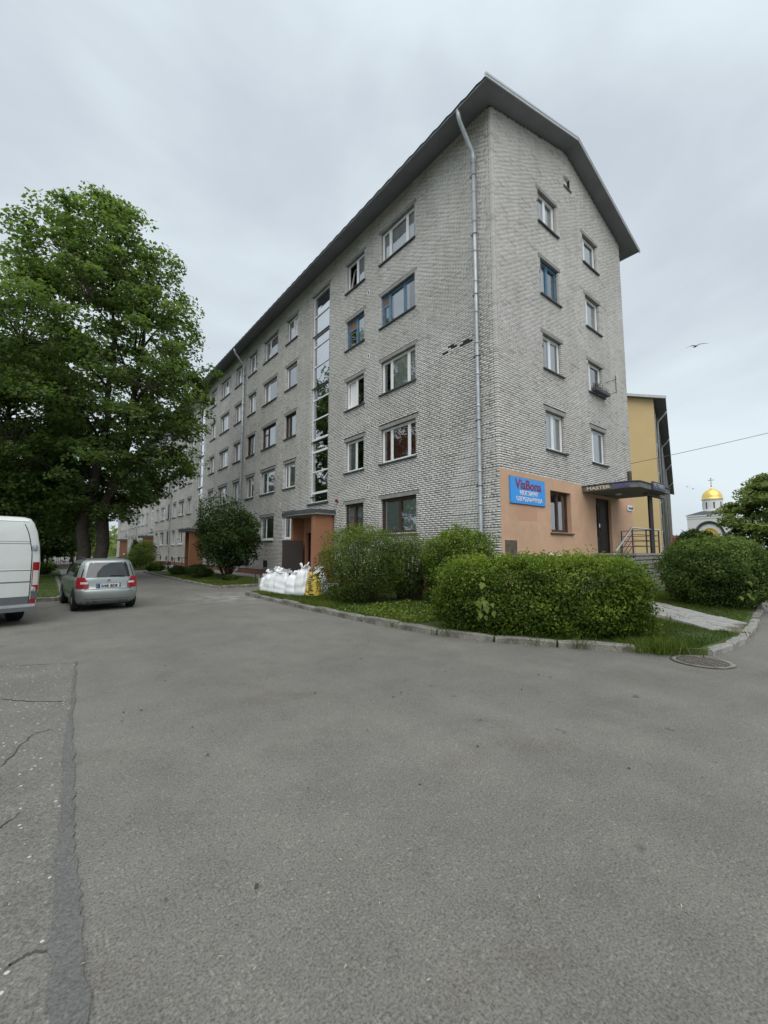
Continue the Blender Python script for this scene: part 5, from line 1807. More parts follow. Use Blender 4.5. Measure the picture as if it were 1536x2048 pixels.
def estate_car(label, loc, rz, paint, plate=None, group=None, rails=True):
    c = thing('car', label, 'car', loc, rz, group)
    B = ESTATE
    B.mesh().build('body', paint, c, True)
    B.rear_patch('rear_window', 'car_glass', c, (.975, 1.405), lambda z: -(.70 - (z - .975) * .26), lambda z: .70 - (z - .975) * .26)
    for s in (-1, 1):
        B.side_patch('side_window', 'car_glass', c, s, (.985, 1.37), lambda z: .42 + (z - .985) * .35, lambda z: 1.02 + (z - .985) * .1)
        B.side_patch('side_window', 'car_glass', c, s, (.985, 1.37), lambda z: 1.12 + (z - .985) * .05, lambda z: 1.95)
        B.side_patch('side_window', 'car_glass', c, s, (.985, 1.37), lambda z: 2.03, lambda z: 2.92 - (z - .985) * 1.0)
        f1, f2 = lambda z: .50 + (.12 * max(0, z - .80) / .2), lambda z: .797 - max(0, z - .90) * .25
        lamp = B.rear_patch('tail_lamp', 'red_lamp', c, (.665, .985), (lambda z: f1(z)) if s > 0 else (lambda z: -f2(z)), (lambda z: f2(z)) if s > 0 else (lambda z: -f1(z)), off=.012)
        B.rear_patch('reverse_lamp', 'clear_lamp', lamp, (.79, .85), .52 if s > 0 else -.70, .70 if s > 0 else -.52, off=.018, nz=2)
        for y in (.66, 3.2):
            wheel(c, s * .73, y, .305, .20, s)
            # dark wheel arch
            arch = MB()
            pts = [(s * .808, y + .37 * math.cos(t), .30 + .37 * math.sin(t)) for t in np.linspace(-.15, math.pi + .15, 15)]
            pin = [(s * .810, y + .30 * math.cos(t), .30 + .30 * math.sin(t)) for t in np.linspace(-.15, math.pi + .15, 15)]
            arch.add(pts + pin, [(i, i + 1, 16 + i, 15 + i) for i in range(14)])
            arch.build('wheel_arch', 'black', c)
        B.side_patch('door_trim', 'trim', c, s, (.46, .51), lambda z: 1.05, lambda z: 2.8, off=.012, nz=1)
        MB().obox((s * .86, 2.62), .16, .09, 1.0, 1.12, 0).build('mirror', paint, c)
        if rails:
            MB().tube([(s * .56, .62, 1.48), (s * .57, .72, 1.54), (s * .58, 1.3, 1.555), (s * .57, 1.95, 1.53), (s * .56, 2.05, 1.48)], .018, 7).build('roof_rail', 'iron_dark', c, True)
    # seams and the step between tailgate and bumper
    B.rear_patch('bumper_gap', 'black', c, (.628, .640), -.62, .62, off=.003, nz=1)
    for s in (-1, 1):
        B.rear_patch('tailgate_gap', 'black', c, (.64, .79), s * .575 - .006, s * .575 + .006, off=.004, nz=3, nx=1)
    B.rear_patch('crease_shade', 'trim', c, (.345, .36), -.74, .74, off=.003, nz=1)  # shade of the bumper crease laid on as a thin grey strip
    B.rear_patch('lower_bumper', 'trim', c, (.205, .30), -.66, .66, off=.005, nz=2)
    MB().box(-.60, .60, .25, 3.9, .16, .22).build('underbody', 'black', c)
    MB().tube([(.42, B.ry(.42, 1.0) - .03, 1.0), (.05, B.ry(.05, 1.015) - .03, 1.02)], .012, 6).build('rear_wiper', 'black', c)
    if plate:
        y = B.ry(0, .72) - .02
        B.rear_patch('plate_recess', 'trim', c, (.66, .80), -.32, .32, off=.004, nz=2)
        pb = MB().box(-.275, .275, y, y + .016, .675, .79).build('number_plate', 'plate_white', c)
        MB().box(-.275, -.22, y - .002, y, .675, .79).build('blue_band', 'plate_blue', pb)
        for t_, x_ in zip(plate.split(), (-.195, .04)):
            text_obj('lettering', t_, .19, .075, 'black', pb, (x_, y - .008, .695), (R(90), 0, 0), offset=.01)
        # round badge with a small winged-arrow mark
        yb = B.ry(0, .885) - .012
        bd = MB().lathe([(.042, .010), (.045, 0), (.042, -.006), (.034, -.006), (.034, .0)], (0, yb, .885), 22, 'y').build('badge', 'steel', c, True)
        MB().lathe([(.034, .004), (.034, -.002)], (0, yb, .885), 20, 'y').build('badge_disc', 'iron_dark', bd)
        mk = MB()
        yy = yb - .006
        mk.add([(-.022, yy, .878), (.004, yy, .872), (.026, yy, .886), (.004, yy, .900), (.004, yy, .891), (-.018, yy, .891)], [(0, 1, 2, 3, 4, 5)])
        mk.build('badge_mark', 'steel', bd)
        MB().tube([(0, .75, 1.48), (0, .68, 1.60)], .008, 5).build('aerial', 'black', c)
        # dark exhaust
        MB().tube([(-.45, .12, .22), (-.45, .5, .24)], .028, 8).build('exhaust', 'iron_dark', c)
    return c


estate_car('silver-green estate car parked tail to the camera', (1.33, 12.68, 0), R(4), 'silver', '048 BDB').scale = (.83, .86, .86)
for i, (p, rz, col, lb) in enumerate([((-6.2, 74, .09), 80, 'car_blue', 'dark blue car far back on the left, nearest the white van'), ((-3.4, 76, .09), 84, 'car_white', 'white car far back between the thin trunks'), ((.2, 78.5, .09), 86, 'car_white', 'white car far back just left of the maple trunk'), ((-9.5, 72, .09), 80, 'car_grey', 'grey car far back hidden mostly by the white van')]):
    estate_car(lb, p, R(rz), col, group='cars parked far back on the left', rails=False)
estate_car('pale car at the far right edge beyond the street tree', (50.5, 1.5, .0), R(-78), 'car_grey', rails=False)

VAN = Body(
    hw=[(.30, .94), (.42, 1.0), (.7, 1.02), (1.25, 1.025), (1.6, 1.0), (1.9, .955), (2.08, .90), (2.17, .85), (2.21, .76)],
    rear=[(.30, .02), (.7, .0), (1.25, .0), (1.6, .02), (1.9, .06), (2.08, .10), (2.17, .15), (2.21, .26)],
    front=[(.30, 4.9), (.9, 4.9), (1.05, 4.6), (1.6, 4.0), (2.08, 3.4), (2.21, 3.1)],
    zs=[.30, .42, .56, .7, .95, 1.1, 1.25, 1.45, 1.6, 1.75, 1.9, 2.0, 2.08, 2.13, 2.17, 2.195, 2.21], rc=.06, fc=.4, power=9.0)
v = thing('van', 'white panel van seen from behind at the left edge', 'van', (-1.03, 11.12, 0), R(13))
VAN.mesh().build('body', 'van', v, True)
B = VAN
dx = lambda z: .86 - max(0, z - 1.45) * .16 - max(0, z - 1.85) * .18
for s in (-1, 1):
    door = B.rear_patch('rear_door', 'van', v, (.43, 2.10), (lambda z: .012) if s > 0 else (lambda z: -dx(z)), (lambda z: dx(z)) if s > 0 else (lambda z: -.012), off=.014, nz=16, nx=8)
    B.rear_patch('door_gap', 'black', v, (.40, 2.13), (lambda z: dx(z)) if s > 0 else (lambda z: -dx(z) - .018), (lambda z: dx(z) + .018) if s > 0 else (lambda z: -dx(z)), off=.006, nz=14, nx=1)
    for z0_, z1_, mt in ((1.645, 1.655, 'trim'), (1.69, 1.697, 'trim'), (1.115, 1.135, 'white'), (1.10, 1.114, 'trim'), (.86, .885, 'trim'), (.43, .58, 'trim')):  # crease highlight and shade laid on as flat strips; the tall one is trim
        B.rear_patch('painted_crease_and_trim', mt, door, (z0_, z1_), (lambda z: .03) if s > 0 else (lambda z: -dx(z)), (lambda z: dx(z)) if s > 0 else (lambda z: -.03), off=.0165 if z1_ - z0_ < .1 else .017, nz=1)
    q0, q1 = (lambda z: .895, lambda z: 1.01) if s > 0 else (lambda z: -1.01, lambda z: -.895)
    lamp = B.rear_patch('tail_lamp', 'red_lamp', v, (.68, 1.27), q0, q1, off=.013, nz=6, nx=4)
    B.rear_patch('reverse_lamp', 'clear_lamp', lamp, (.80, 1.10), (lambda z: .905) if s > 0 else (lambda z: -1.0), (lambda z: 1.0) if s > 0 else (lambda z: -.905), off=.017, nz=3, nx=4)
    B.rear_patch('lamp_base', 'trim', v, (.50, .675), q0, q1, off=.012, nz=2, nx=4)
    B.rear_patch('reflector', 'red_lamp', v, (.41, .52), (lambda z: .88) if s > 0 else (lambda z: -.98), (lambda z: .98) if s > 0 else (lambda z: -.88), off=.030, nz=2, nx=4)
    hz_ = MB()
    for zz in (1.57, .72):
        hz_.lathe([(.03, -.04), (.035, 0), (.03, .05)], (s * .915, B.ry(.9, 1.57) - .02, zz), 10)
        hz_.box(s * .915 - .05, s * .915 + .05, B.ry(.9, 1.57) - .03, B.ry(.9, 1.57) + .01, zz - .05, zz + .03)
    hz_.build('hinge', 'zinc', v)
    wheel(v, s * .84, .95, .345, .23, s)
    wheel(v, s * .84, 4.0, .345, .23, s)
    B.side_patch('side_crease', 'trim', v, s, (.60, .72), lambda z: .3, lambda z: 4.4, off=.01, nz=1)
MB().box(-.985, .985, -.10, .10, .29, .37).build('bumper_step', 'trim', v)
MB().box(-.96, .96, -.06, .12, .372, .425).build('bumper', 'zinc', v)
hd = MB()
y_ = B.ry(.12, 1.0) - .045
hd.lathe([(.10, 0), (.115, .01), (.11, .03), (.09, .035)], (.12, y_, 1.02), 18, 'y')
hd.build('door_handle', 'black', v, True)
MB().box(.06, .18, y_ - .02, y_, .98, 1.05).build('handle_grip', 'trim', v)
B.rear_patch('roof_edge', 'white', v, (2.11, 2.165), -.80, .80, off=.018, nz=2)
MB().box(-.85, .85, .3, 4.6, .24, .32).build('underbody', 'black', v)
for s in (-1, 1):
    B.side_patch('front_window', 'car_glass', v, s, (1.2, 1.75), lambda z: 3.0, lambda z: 4.3 - (z - 1.05) * 1.1, off=.006)


# ------------------------------------------------------------------ rubbish bags by the kerb
def rubble_bag(label, loc, rz, w, d, h, material, seed, neck=.35, lean=(0, 0), group='white rubbish bags by the kerb'):
    g = random.Random(seed)
    ph = [g.uniform(0, 6.28) for _ in range(12)]
    b = thing('rubbish_bag', label, 'bag', loc, rz, group)
    levels = [(0, .90), (.03, 1.05), (.10, 1.13), (.17, 1.12), (.24, 1.08), (.31, 1.05), (.38, 1.03), (.45, 1.0), (.52, .96), (.6, .92), (.68, .84), (.76, .72), (.84, neck + .12), (.88, neck), (.93, neck + .14), (1.0, neck + .34)]
    seg = 36
    vs = []
    for li, (t, s) in enumerate(levels):
        for k in range(seg):
            a = 2 * math.pi * k / seg
            ca, sa = math.cos(a), math.sin(a)
            e = .55
            x = math.copysign(abs(ca) ** e, ca) * w / 2 * s
            y = math.copysign(abs(sa) ** e, sa) * d / 2 * s
            wr_ = .07 * math.sin(3 * a + ph[0] + t * 5) + .05 * math.sin(7 * a + ph[1] - t * 9) + .055 * math.sin(t * 23 + ph[2] + 2.5 * math.sin(a + ph[3])) + .03 * math.sin(t * 37 + 3 * a + ph[8])
            if t > .7:
                wr_ += .12 * math.sin(6 * a + ph[4])
            k_ = 1 + wr_ * (1.0 if t > .02 else .4)
            zz = h * (t + (.05 * math.sin(2 * a + ph[5]) + .04 * math.sin(5 * a + ph[6]) if t > .85 else .01 * math.sin(3 * a + ph[7]) * (t > .05)))
            vs.append((x * k_ + lean[0] * t * t, y * k_ + lean[1] * t * t, zz))
    n = len(levels)
    fs = [(i * seg + k, i * seg + (k + 1) % seg, (i + 1) * seg + (k + 1) % seg, (i + 1) * seg + k) for i in range(n - 1) for k in range(seg)]
    fs.append(tuple(range(seg))[::-1])
    body = MB().add(vs, fs).build('sack', material, b, True)
    # tie round the neck and the two ears of gathered cloth
    MB().lathe([(w * .5 * neck * 1.02, -.012), (w * .5 * neck * 1.08, 0), (w * .5 * neck * 1.02, .012)], (lean[0] * .78, lean[1] * .78, h * .88), 12).build('tie', 'bag', b)
    for s in (-1, 1):
        e = MB()
        e.add([(s * w * .45, -d * .2, .0), (s * w * .62, -d * .28, .01), (s * w * .48, d * .05, .0), (s * w * .44, -d * .1, .09)], [(0, 1, 2), (0, 1, 3), (1, 2, 3)])
        e.build('corner', material, b)
    return b


bags = [
    ((6.10, 14.05), .38, .30, .60, 'narrow white bag at the left end of the row, next to the board'),
    ((6.08, 13.70), .42, .32, .74, 'white bag with a grey underside, second from the left of the row'),
    ((6.12, 13.33), .46, .34, .84, 'white bag with a folded top, third from the left'),
    ((6.20, 12.90), .56, .36, .80, 'wide creased white bag in the middle of the row'),
    ((6.32, 12.46), .48, .36, .76, 'white bag tied low, right of the wide creased bag'),
    ((6.44, 12.08), .44, .36, .98, 'tallest white bag with a twisted top'),
    ((6.85, 12.55), .46, .36, .88, 'white bag standing in the second row behind the tied bag'),
    ((7.0, 12.0), .46, .38, .90, 'crumpled white bag behind the yellow bag'),
]
for i, ((x, y), w, d, h, lb) in enumerate(bags):
    rubble_bag(lb, (x, y, .085), R(-68 + (i * 37) % 17 - 8), w, d, h, 'bag', 900 + i, neck=(.30 if i != 3 else .55), lean=(.07 * ((i % 3) - 1), .05 - .03 * (i % 2)))
yb_ = rubble_bag('yellow printed bag at the right end of the row, half behind the shrub', (6.62, 11.62, .085), R(-66), .40, .32, .72, 'bag_yellow', 950, neck=.5, group='white rubbish bags by the kerb')
yb_['group'] = ''
del yb_['group']
pm = MB()
q_ = random.Random(2)
for i in range(9):
    z = .08 + i * .062
    x0_ = q_.uniform(-.15, -.06)
    pm.box(x0_, x0_ + q_.uniform(.08, .2), -.198, -.186, z, z + .028)
pm.build('print', 'black', yb_)
bdo = thing('board', 'small grey board leaning at the left end of the bags', 'board', (6.06, 14.32, .085), R(-70))
MB().box(-.16, .16, -.02, .02, 0, .46).build('panel', 'concrete', bdo)

# ------------------------------------------------------------------ drain grate, bench, rack
dg = thing('drain_grate', 'round iron drain grate set in the asphalt at the kerb', 'drain', (7.02, 1.80, 0), R(-40))
MB().lathe([(.35, .004), (.36, .014), (.30, .018), (.29, .010), (.29, .004)], (0, 0, 0), 36).build('frame', 'kerb', dg, True)
MB().lathe([(.285, .005), (.285, .006)], (0, 0, 0), 30).build('shaft', 'black', dg)
gm = MB()
for i in range(-5, 6):
    y = i * .054
    L = math.sqrt(max(.001, .285 ** 2 - y * y))
    gm.box(-L, L, y - .0105, y + .0105, .008, .018)
for i in range(-2, 3):
    x = i * .092
    L = math.sqrt(max(.001, .285 ** 2 - x * x))
    gm.box(x - .016, x + .016, -L, L, .0075, .0172)
gm.build('bars', 'grate', dg)


def bench(label, loc, rz):
    b = thing('bench', label, 'bench', loc, rz, None)
    for s in (-1, 1):
        MB().box(s * .75 - .03, s * .75 + .03, -.22, -.16, 0, .42).box(s * .75 - .03, s * .75 + .03, .16, .22, 0, .86).box(s * .75 - .03, s * .75 + .03, -.16, .16, .36, .42).build('leg', 'iron_dark', b)
    for k in range(3):
        MB().box(-.95, .95, -.22 + k * .13, -.12 + k * .13, .423, .455).build('seat_slat', 'brown_wood', b)
        MB().box(-.95, .95, .135, .158, .52 + k * .12, .61 + k * .12).build('back_slat', 'brown_wood', b)
    return b


bench('dark slatted bench seen from behind, left of the second porch', (6.5, 33.85, .02), R(157)).scale = (.85, .85, .85)
bench('far bench with the person in the white cap', (5.8, 44.6, .085), R(-88)).scale = (.85, .85, .85)
st = thing('stool', 'small stool under the person in dark red', 'stool', (5.95, 41.4, .085))
MB().box(-.2, .2, -.2, .2, .36, .40).build('seat', 'brown_wood', st)
for sx in (-1, 1):
    for sy in (-1, 1):
        MB().box(sx * .17 - .02, sx * .17 + .02, sy * .17 - .02, sy * .17 + .02, 0, .36).build('leg', 'brown_wood', st)
rk = thing('porch_railing', 'dark tube railing at the steps of the second porch', 'railing', (8.3, 35.9, 0))
MB().tube([(-.6, -.6, .75), (-.55, -.55, .92), (.9, .9, .98)], .025, 6).build('handrail', 'iron_dark', rk)
for x in (-.4, .3, .8):
    MB().tube([(x, x, .05), (x, x, .95)], .022, 6).build('post', 'iron_dark', rk)
bt = thing('bollard_frame', 'low dark metal frame at the corner of the entrance lawn', 'frame', (7.55, 18.3, .085))
for x in (-.12, .12):
    MB().tube([(x, 0, 0), (x, 0, .5)], .02, 6).build('post', 'iron_dark', bt)
MB().tube([(-.12, 0, .5), (.12, 0, .5)], .02, 6).build('top_bar', 'iron_dark', bt)


# ------------------------------------------------------------------ people on the far bench
def person(label, loc, rz, shirt, hat):
    p = thing('person', label, 'person', loc, rz)
    # joints: (x right, y forward, z), radius
    J = [((0, .0, .52), .135), ((0, .0, .72), .13), ((0, .02, .95), .145), ((0, .04, 1.06), .065), ((0, .06, 1.13), .06),
         ((.17, .03, .99), .065), ((.25, .10, .76), .05), ((.16, .32, .64), .04), ((.12, .40, .62), .035),
         ((-.17, .03, .99), .065), ((-.25, .10, .76), .05), ((-.16, .32, .64), .04), ((-.12, .40, .62), .035),
         ((.10, .05, .50), .10), ((.13, .45, .50), .075), ((.13, .47, .12), .05), ((.13, .60, .05), .045),
         ((-.10, .05, .50), .10), ((-.13, .45, .50), .075), ((-.13, .47, .12), .05), ((-.13, .60, .05), .045)]
    E_ = [(0, 1), (1, 2), (2, 3), (3, 4), (2, 5), (5, 6), (6, 7), (7, 8), (2, 9), (9, 10), (10, 11), (11, 12), (0, 13), (13, 14), (14, 15), (15, 16), (0, 17), (17, 18), (18, 19), (19, 20)]
    me = bpy.data.meshes.new('body')
    me.from_pydata([j[0] for j in J], E_, [])
    o = obj('body', me, None)
    md = o.modifiers.new('skin', 'SKIN')
    for i, sv in enumerate(me.skin_vertices[0].data):
        sv.radius = (J[i][1], J[i][1])
        sv.use_root = (i == 0)
    ss = o.modifiers.new('sub', 'SUBSURF')
    ss.levels = ss.render_levels = 1
    dg_ = bpy.context.evaluated_depsgraph_get()
    m2 = bpy.data.meshes.new_from_object(o.evaluated_get(dg_))
    bpy.data.objects.remove(o, do_unlink=True)
    m2.materials.clear()
    for k in (shirt, 'jeans', 'skin'):
        m2.materials.append(M[k])
    for f in m2.polygons:
        f.use_smooth = True
        c = f.center
        f.material_index = 2 if c.z > 1.08 or (c.y > .30 and c.z > .585) else (1 if c.z < .60 else 0)
    obj('body', m2, p)
    h = MB().lathe([(.02, -.13), (.06, -.11), (.085, -.04), (.092, .03), (.08, .09), (.04, .125), (.005, .13)], (0, .07, 1.27), 14)
    h.lathe([(.006, -.03), (.016, -.02), (.012, .02), (.003, .03)], (0, .165, 1.26), 8)
    h.build('head', 'skin', p, True)
    q = MB().lathe([(.094, .02), (.098, .05), (.085, .10), (.045, .135), (.005, .142)], (0, .065, 1.27), 14)
    if hat == 'hat':
        q.obox((0, .18), .13, .12, 1.30, 1.315, 0)
    q.build('cap' if hat == 'hat' else 'hair', hat, p, True)
    p.scale = (.86, .86, .86)
    return p


person('seated person in white cap and white shirt behind the estate car', (5.75, 44.6, .06), R(88), 'shirt_white', 'hat')
person('seated person in a dark red top beside the flower bed', (5.95, 41.4, .03), R(80), 'shirt_red', 'twig')


# ------------------------------------------------------------------ birds
def bird(label, loc, rz, span, roll, cat='bird', dip=.18):
    b = thing('gull', label, cat, loc, rz, None)
    MB().lathe([(.005, -.22), (.03, -.16), (.06, -.05), (.065, .06), (.04, .16), (.03, .2), (.012, .24)], (0, 0, 0), 10, 'y').build('body', 'gull', b, True)
    MB().add([(-.03, -.2, 0), (.03, -.2, 0), (.07, -.36, .0), (-.07, -.36, 0), (0, -.2, .012), (0, -.36, .008)], [(0, 1, 2, 3), (0, 4, 5, 3), (1, 2, 5, 4)]).build('tail', 'gull', b)
    for s in (-1, 1):
        pts = [(0, .07, .03), (.35, .12, .03 + dip * .55), (.62, .02, .03 + dip * .3), (1.0, -.16, .03 - dip * .35)]
        ch = [.18, .17, .13, .02]
        w = MB()
        vs = []
        for (x, y, z), c in zip(pts, ch):
            x, z = x * s * span / 2, z + x * s * roll * span / 2
            vs += [(x, y, z), (x, y - c, z - .01), (x, y - c * .4, z + .018)]
        fs = []
        for i in range(3):
            a, c = 3 * i, 3 * i + 3
            fs += [(a, a + 2, c + 2, c), (a + 2, a + 1, c + 1, c + 2), (a + 1, a, c, c + 1)]
        w.add(vs, fs)
        w.build('wing', 'gull', b, True)
    return b


CAM = Vector((0, 0, 1.5))
AZ0 = R(39.07)


def place(right, fwd, z):
    """a spot given by metres to the right of and ahead of the photographer"""
    return (fwd * math.sin(AZ0) + right * math.cos(AZ0), fwd * math.cos(AZ0) - right * math.sin(AZ0), z)


bird('gull gliding in the sky right of the block', place(31.2, 40.0, 21.9), R(-39 + 8), 2.1, .26).scale = (1.25, 1.25, 1.25)
bird('tiny far bird over the church, upper of two', place(84.5, 115.0, 19.3), R(-20), 1.5, .2)
bird('tiny far bird over the church, lower of two', place(86.0, 115.0, 18.7), R(10), 1.5, -.1)

# ------------------------------------------------------------------ yellow building to the right
YC = place(24.75, 37.2, 0)
yaz = AZ0 + R(35.2)
ye = thing('yellow_building', 'yellow rendered apartment block with dark side facade behind the shop canopy', 'building', (YC[0], YC[1], 0), -(yaz - R(90)))
# local axes: +x runs away along the side facade, +y to the left along the yellow gable
L_, W_, H_ = 78.0, 12.5, 15.4
rdg = .30
yw = MB()
yw.add([(0, 0, -.1), (0, W_, -.1), (0, W_, H_), (0, W_ / 2, H_ + rdg * W_ / 2), (0, 0, H_)], [(0, 1, 2, 3, 4)])
yw.build('gable_wall', 'yellow_wall', ye)
MB().quad((0.001, 0, -.1), (L_, 0, -.1), (L_, 0, H_), (0.001, 0, H_)).quad((0.001, W_, -.1), (L_, W_, -.1), (L_, W_, H_), (0.001, W_, H_)).quad((L_, 0, -.1), (L_, W_, -.1), (L_, W_, H_), (L_, 0, H_)).build('side_wall', 'grey_wall', ye)
rf_ = MB()
for (ya, za, yb2, zb) in ((-.95, H_ - .28, W_ / 2, H_ + rdg * W_ / 2), (W_ / 2, H_ + rdg * W_ / 2, W_ + .95, H_ - .28)):
    v_ = [(-.5, ya, za), (L_ + .4, ya, za), (L_ + .4, yb2, zb), (-.5, yb2, zb)]
    rf_.add(v_ + [(x, y, z + .14) for x, y, z in v_], [(0, 3, 2, 1), (4, 5, 6, 7), (0, 1, 5, 4), (1, 2, 6, 5), (2, 3, 7, 6), (3, 0, 4, 7)])
yr = rf_.build('roof', 'soffit', ye)
tr2 = MB()
v_ = [(-.55, -1.0, H_ - .30), (-.55, W_ / 2, H_ + rdg * W_ / 2), (-.5, W_ / 2, H_ + rdg * W_ / 2), (-.5, -1.0, H_ - .30)]
tr2.add(v_ + [(x, y, z + .24) for x, y, z in v_], [(0, 3, 2, 1), (4, 5, 6, 7), (0, 1, 5, 4), (1, 2, 6, 5), (2, 3, 7, 6), (3, 0, 4, 7)])
tr2.build('verge_trim', 'rooftrim', yr)
bay = 6.2
for i in range(12):
    x = 2.2 + i * bay
    for k in range(5):
        z = 1.9 + k * 2.8
        fr = MB().box(x, x + 1.5, -.03, .04, z, z + 1.45).build('window', 'pvc', ye)
        MB().quad((x + .08, -.035, z + .08), (x + .70, -.035, z + .08), (x + .70, -.035, z + 1.37), (x + .08, -.035, z + 1.37)).build('pane', 'car_glass', fr)
        MB().quad((x + .80, -.035, z + .08), (x + 1.42, -.035, z + .08), (x + 1.42, -.035, z + 1.37), (x + .80, -.035, z + 1.37)).build('pane', 'car_glass', fr)
        if k == 0:
            MB().box(x + 2.2, x + 2.2 + 1.1, -.16, -.002, 0, H_ - .6).build('pilaster', 'timber' if i % 3 == 1 else 'concrete', ye)
for x in (3.6, 16.0, 34, 55):
    MB().tube([(x, -.90, H_ - .2), (x, -.80, H_ - .5), (x, -.12, H_ - 1.3), (x, -.12, .2)], .09, 8).build('downpipe', 'zinc', ye, True)
MB().box(.0015, .35, -.012, -.001, -.1, H_ - .02).build('corner_strip', 'sill', ye)

# ------------------------------------------------------------------ church
cc = place(87.2, 110.0, 0)
toc = math.atan2(-cc[1], -cc[0])          # towards the photographer
ch = thing('church', 'white church with golden dome and cross behind the street tree', 'church', cc, toc + R(90) - R(14))
# local: -y faces the photographer
W2 = 5.4
cb = MB()
arch_r, spring = 3.9, 5.6
N_ = 22
outl = [(-W2, 0), (-W2, 10.8), (W2, 10.8), (W2, 0), (arch_r, 0)] + [(arch_r * math.cos(t), spring + arch_r * math.sin(t)) for t in np.linspace(0, math.pi, N_)] + [(-arch_r, 0)]
cb.add([(x, -W2, z) for x, z in outl], [tuple(range(len(outl)))[::-1]])
cb.quad((-W2, -W2, 0), (-W2, W2, 0), (-W2, W2, 10.8), (-W2, -W2, 10.8)).quad((W2, -W2, 0), (W2, W2, 0), (W2, W2, 10.8), (W2, -W2, 10.8)).quad((-W2, W2, 0), (W2, W2, 0), (W2, W2, 10.8), (-W2, W2, 10.8))
cb.quad((-arch_r, -W2 + .7, 0), (arch_r, -W2 + .7, 0), (arch_r, -W2 + .7, 9.6), (-arch_r, -W2 + .7, 9.6))
for a, b in zip(outl[4:-1], outl[5:]):
    cb.quad((a[0], -W2, a[1]), (b[0], -W2, b[1]), (b[0], -W2 + .7, b[1]), (a[0], -W2 + .7, a[1]))
cb.build('wall', 'church_white', ch)


def arch_band(r0, r1, y, material, name, legs=True, zs=spring):
    m = MB()
    ts = np.linspace(0, math.pi, 26)
    po = [(r1 * math.cos(t), zs + r1 * math.sin(t)) for t in ts]
    pi_ = [(r0 * math.cos(t), zs + r0 * math.sin(t)) for t in ts]
    if legs:
        po = [(r1, .2)] + po + [(-r1, .2)]
        pi_ = [(r0, .2)] + pi_ + [(-r0, .2)]
    n = len(po)
    m.add([(x, y, z) for x, z in po] + [(x, y, z) for x, z in pi_] + [(x, y + .25, z) for x, z in po] + [(x, y + .25, z) for x, z in pi_],
          [(i, i + 1, n + i + 1, n + i) for i in range(n - 1)] + [(i, i + 1, 2 * n + i + 1, 2 * n + i) for i in range(n - 1)] + [(n + i, n + i + 1, 3 * n + i + 1, 3 * n + i) for i in range(n - 1)])
    return m.build(name, material, ch)


arch_band(3.2, 3.75, -W2 + .42, 'slate', 'arch_band')
ty = MB()
ts = np.linspace(0, math.pi, 22)
ty.add([(2.0 * math.cos(t), -W2 + .64, 5.4 + 2.0 * math.sin(t)) for t in ts], [tuple(range(len(ts)))])
ty.build('gold_icon', 'gold', ch)
arch_band(2.0, 2.25, -W2 + .5, 'gold', 'icon_frame', False, 5.4)
MB().box(-2.4, 2.4, -W2 + .5, -W2 + .69, 5.2, 5.38).build('ledge', 'church_white', ch)
MB().box(-W2 - .25, W2 + .25, -W2 - .25, W2 + .25, 10.803, 11.2).box(-W2 - .12, W2 + .12, -W2 - .12, W2 + .12, 10.2, 10.5).build('cornice', 'church_white', ch)
ro = MB()
h0, h1 = 11.2, 12.3
ro.add([(-W2 - .3, -W2 - .3, h0), (W2 + .3, -W2 - .3, h0), (W2 + .3, W2 + .3, h0), (-W2 - .3, W2 + .3, h0), (-2.6, -2.6, h1), (2.6, -2.6, h1), (2.6, 2.6, h1), (-2.6, 2.6, h1)], [(0, 1, 5, 4), (1, 2, 6, 5), (2, 3, 7, 6), (3, 0, 4, 7), (4, 5, 6, 7)])
ro.build('roof', 'slate', ch)
MB().lathe([(2.85, 12.0), (2.85, 12.5), (2.5, 12.55), (2.5, 15.25), (2.7, 15.4), (2.7, 15.7), (2.4, 15.72)], (0, 0, 0), 32).build('drum', 'church_white', ch)
for k in range(8):
    a = R(-90 + 22.5) + k * R(45)
    m_ = MB().obox((2.46 * math.cos(a), 2.46 * math.sin(a)), .16, .36, 13.0, 14.75, a)
    m_.build('drum_window', 'slate', ch)
MB().lathe([(2.75, 15.55), (2.75, 15.72), (2.6, 15.75), (2.62, 16.2), (2.45, 16.9), (2.05, 17.55), (1.4, 18.1), (.75, 18.4), (.35, 18.65), (.12, 19.0), (.06, 19.2)], (0, 0, 0), 36).build('dome', 'gold', ch, True)
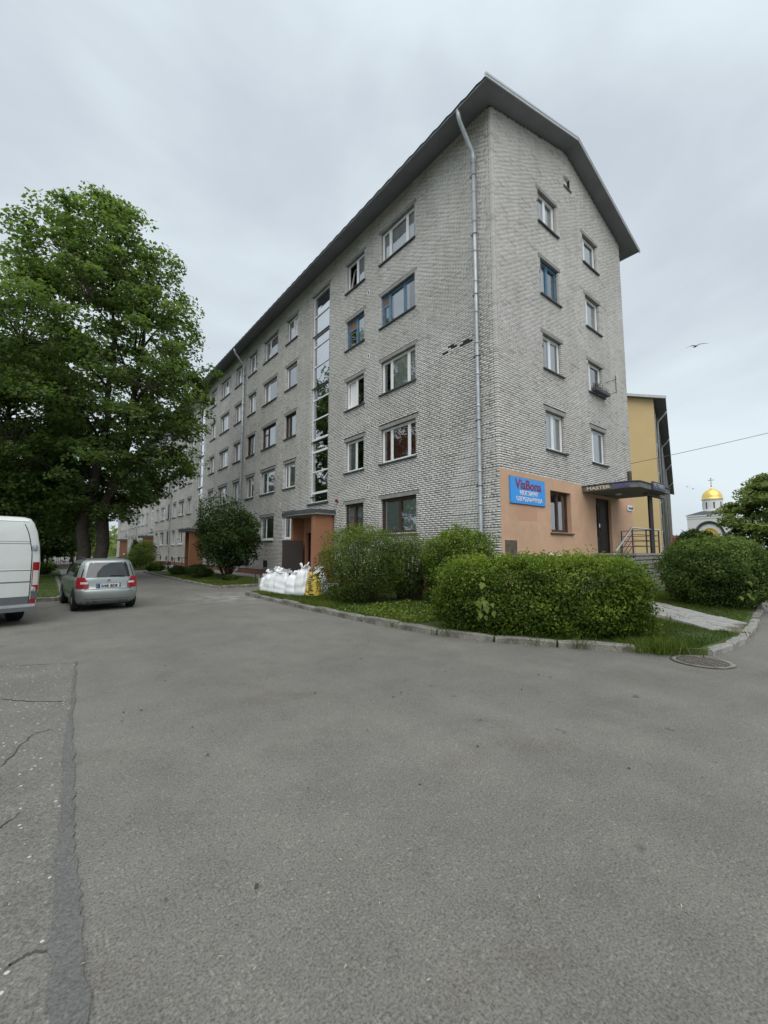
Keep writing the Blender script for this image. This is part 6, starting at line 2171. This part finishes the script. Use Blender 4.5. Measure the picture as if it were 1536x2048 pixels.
crs = MB().lathe([(.05, 19.15), (.2, 19.25), (.2, 19.4), (.05, 19.5)], (0, 0, 0), 12)
crs.box(-.05, .05, -.05, .05, 19.4, 21.6).box(-.75, .75, -.04, .04, 20.85, 20.98).box(-.3, .3, -.04, .04, 21.25, 21.35).box(-.25, .25, -.04, .04, 20.1, 20.2)
crs.build('cross', 'rust', ch)
ch.scale = (.85, .85, .97)

ob = thing('outbuilding', 'low red-brick outbuilding with tiled roof right of the yellow block', 'building', place(46.0, 66.0, 0), -AZ0 + R(8))
MB().box(-6, 4.6, 0, 5, -.1, 2.55).build('wall', 'redbrick', ob)
m_ = MB().add([(-6.2, -.4, 2.5), (4.9, -.4, 2.5), (4.9, 2.5, 4.0), (-6.2, 2.5, 4.0), (4.9, 5.4, 2.5), (-6.2, 5.4, 2.5)], [(0, 1, 2, 3), (3, 2, 4, 5), (1, 4, 2)])
rr_ = m_.build('roof', 'redtile', ob)
for i in range(36):
    x = -6.2 + .31 * i
    MB().tube([(x, -.4, 2.52), (x, 2.5, 4.02)], .05, 4).build('tile_row', 'redtile', rr_)
hs = thing('far_house', 'far house with dark hipped roof left of the church', 'house', place(94.0, 125.0, 0), -AZ0)
MB().box(-4, 5, 0, 8, 0, 4.2).build('wall', 'concrete', hs)
MB().add([(-4.4, -.4, 4.2), (5.4, -.4, 4.2), (5.4, 8.4, 4.2), (-4.4, 8.4, 4.2), (-1, 4, 7.2), (2, 4, 7.2)], [(0, 1, 5, 4), (1, 2, 5), (2, 3, 4, 5), (3, 0, 4)]).build('roof', 'slate', hs)

# ------------------------------------------------------------------ overhead cables
def cable(label, a, b, r_, sag):
    pts = []
    for k in range(13):
        t = k / 12
        pts.append((a[0] + (b[0] - a[0]) * t, a[1] + (b[1] - a[1]) * t, a[2] + (b[2] - a[2]) * t - sag * 4 * t * (1 - t)))
    return tag(MB().tube(pts, r_, 5).build('cable', 'iron_dark'), label, 'cable')


cable('thin cable rising from the gable corner to the right', (XR - .02, YG - .02, 5.35), place(27.0, 19.0, 9.3), .011, .12)
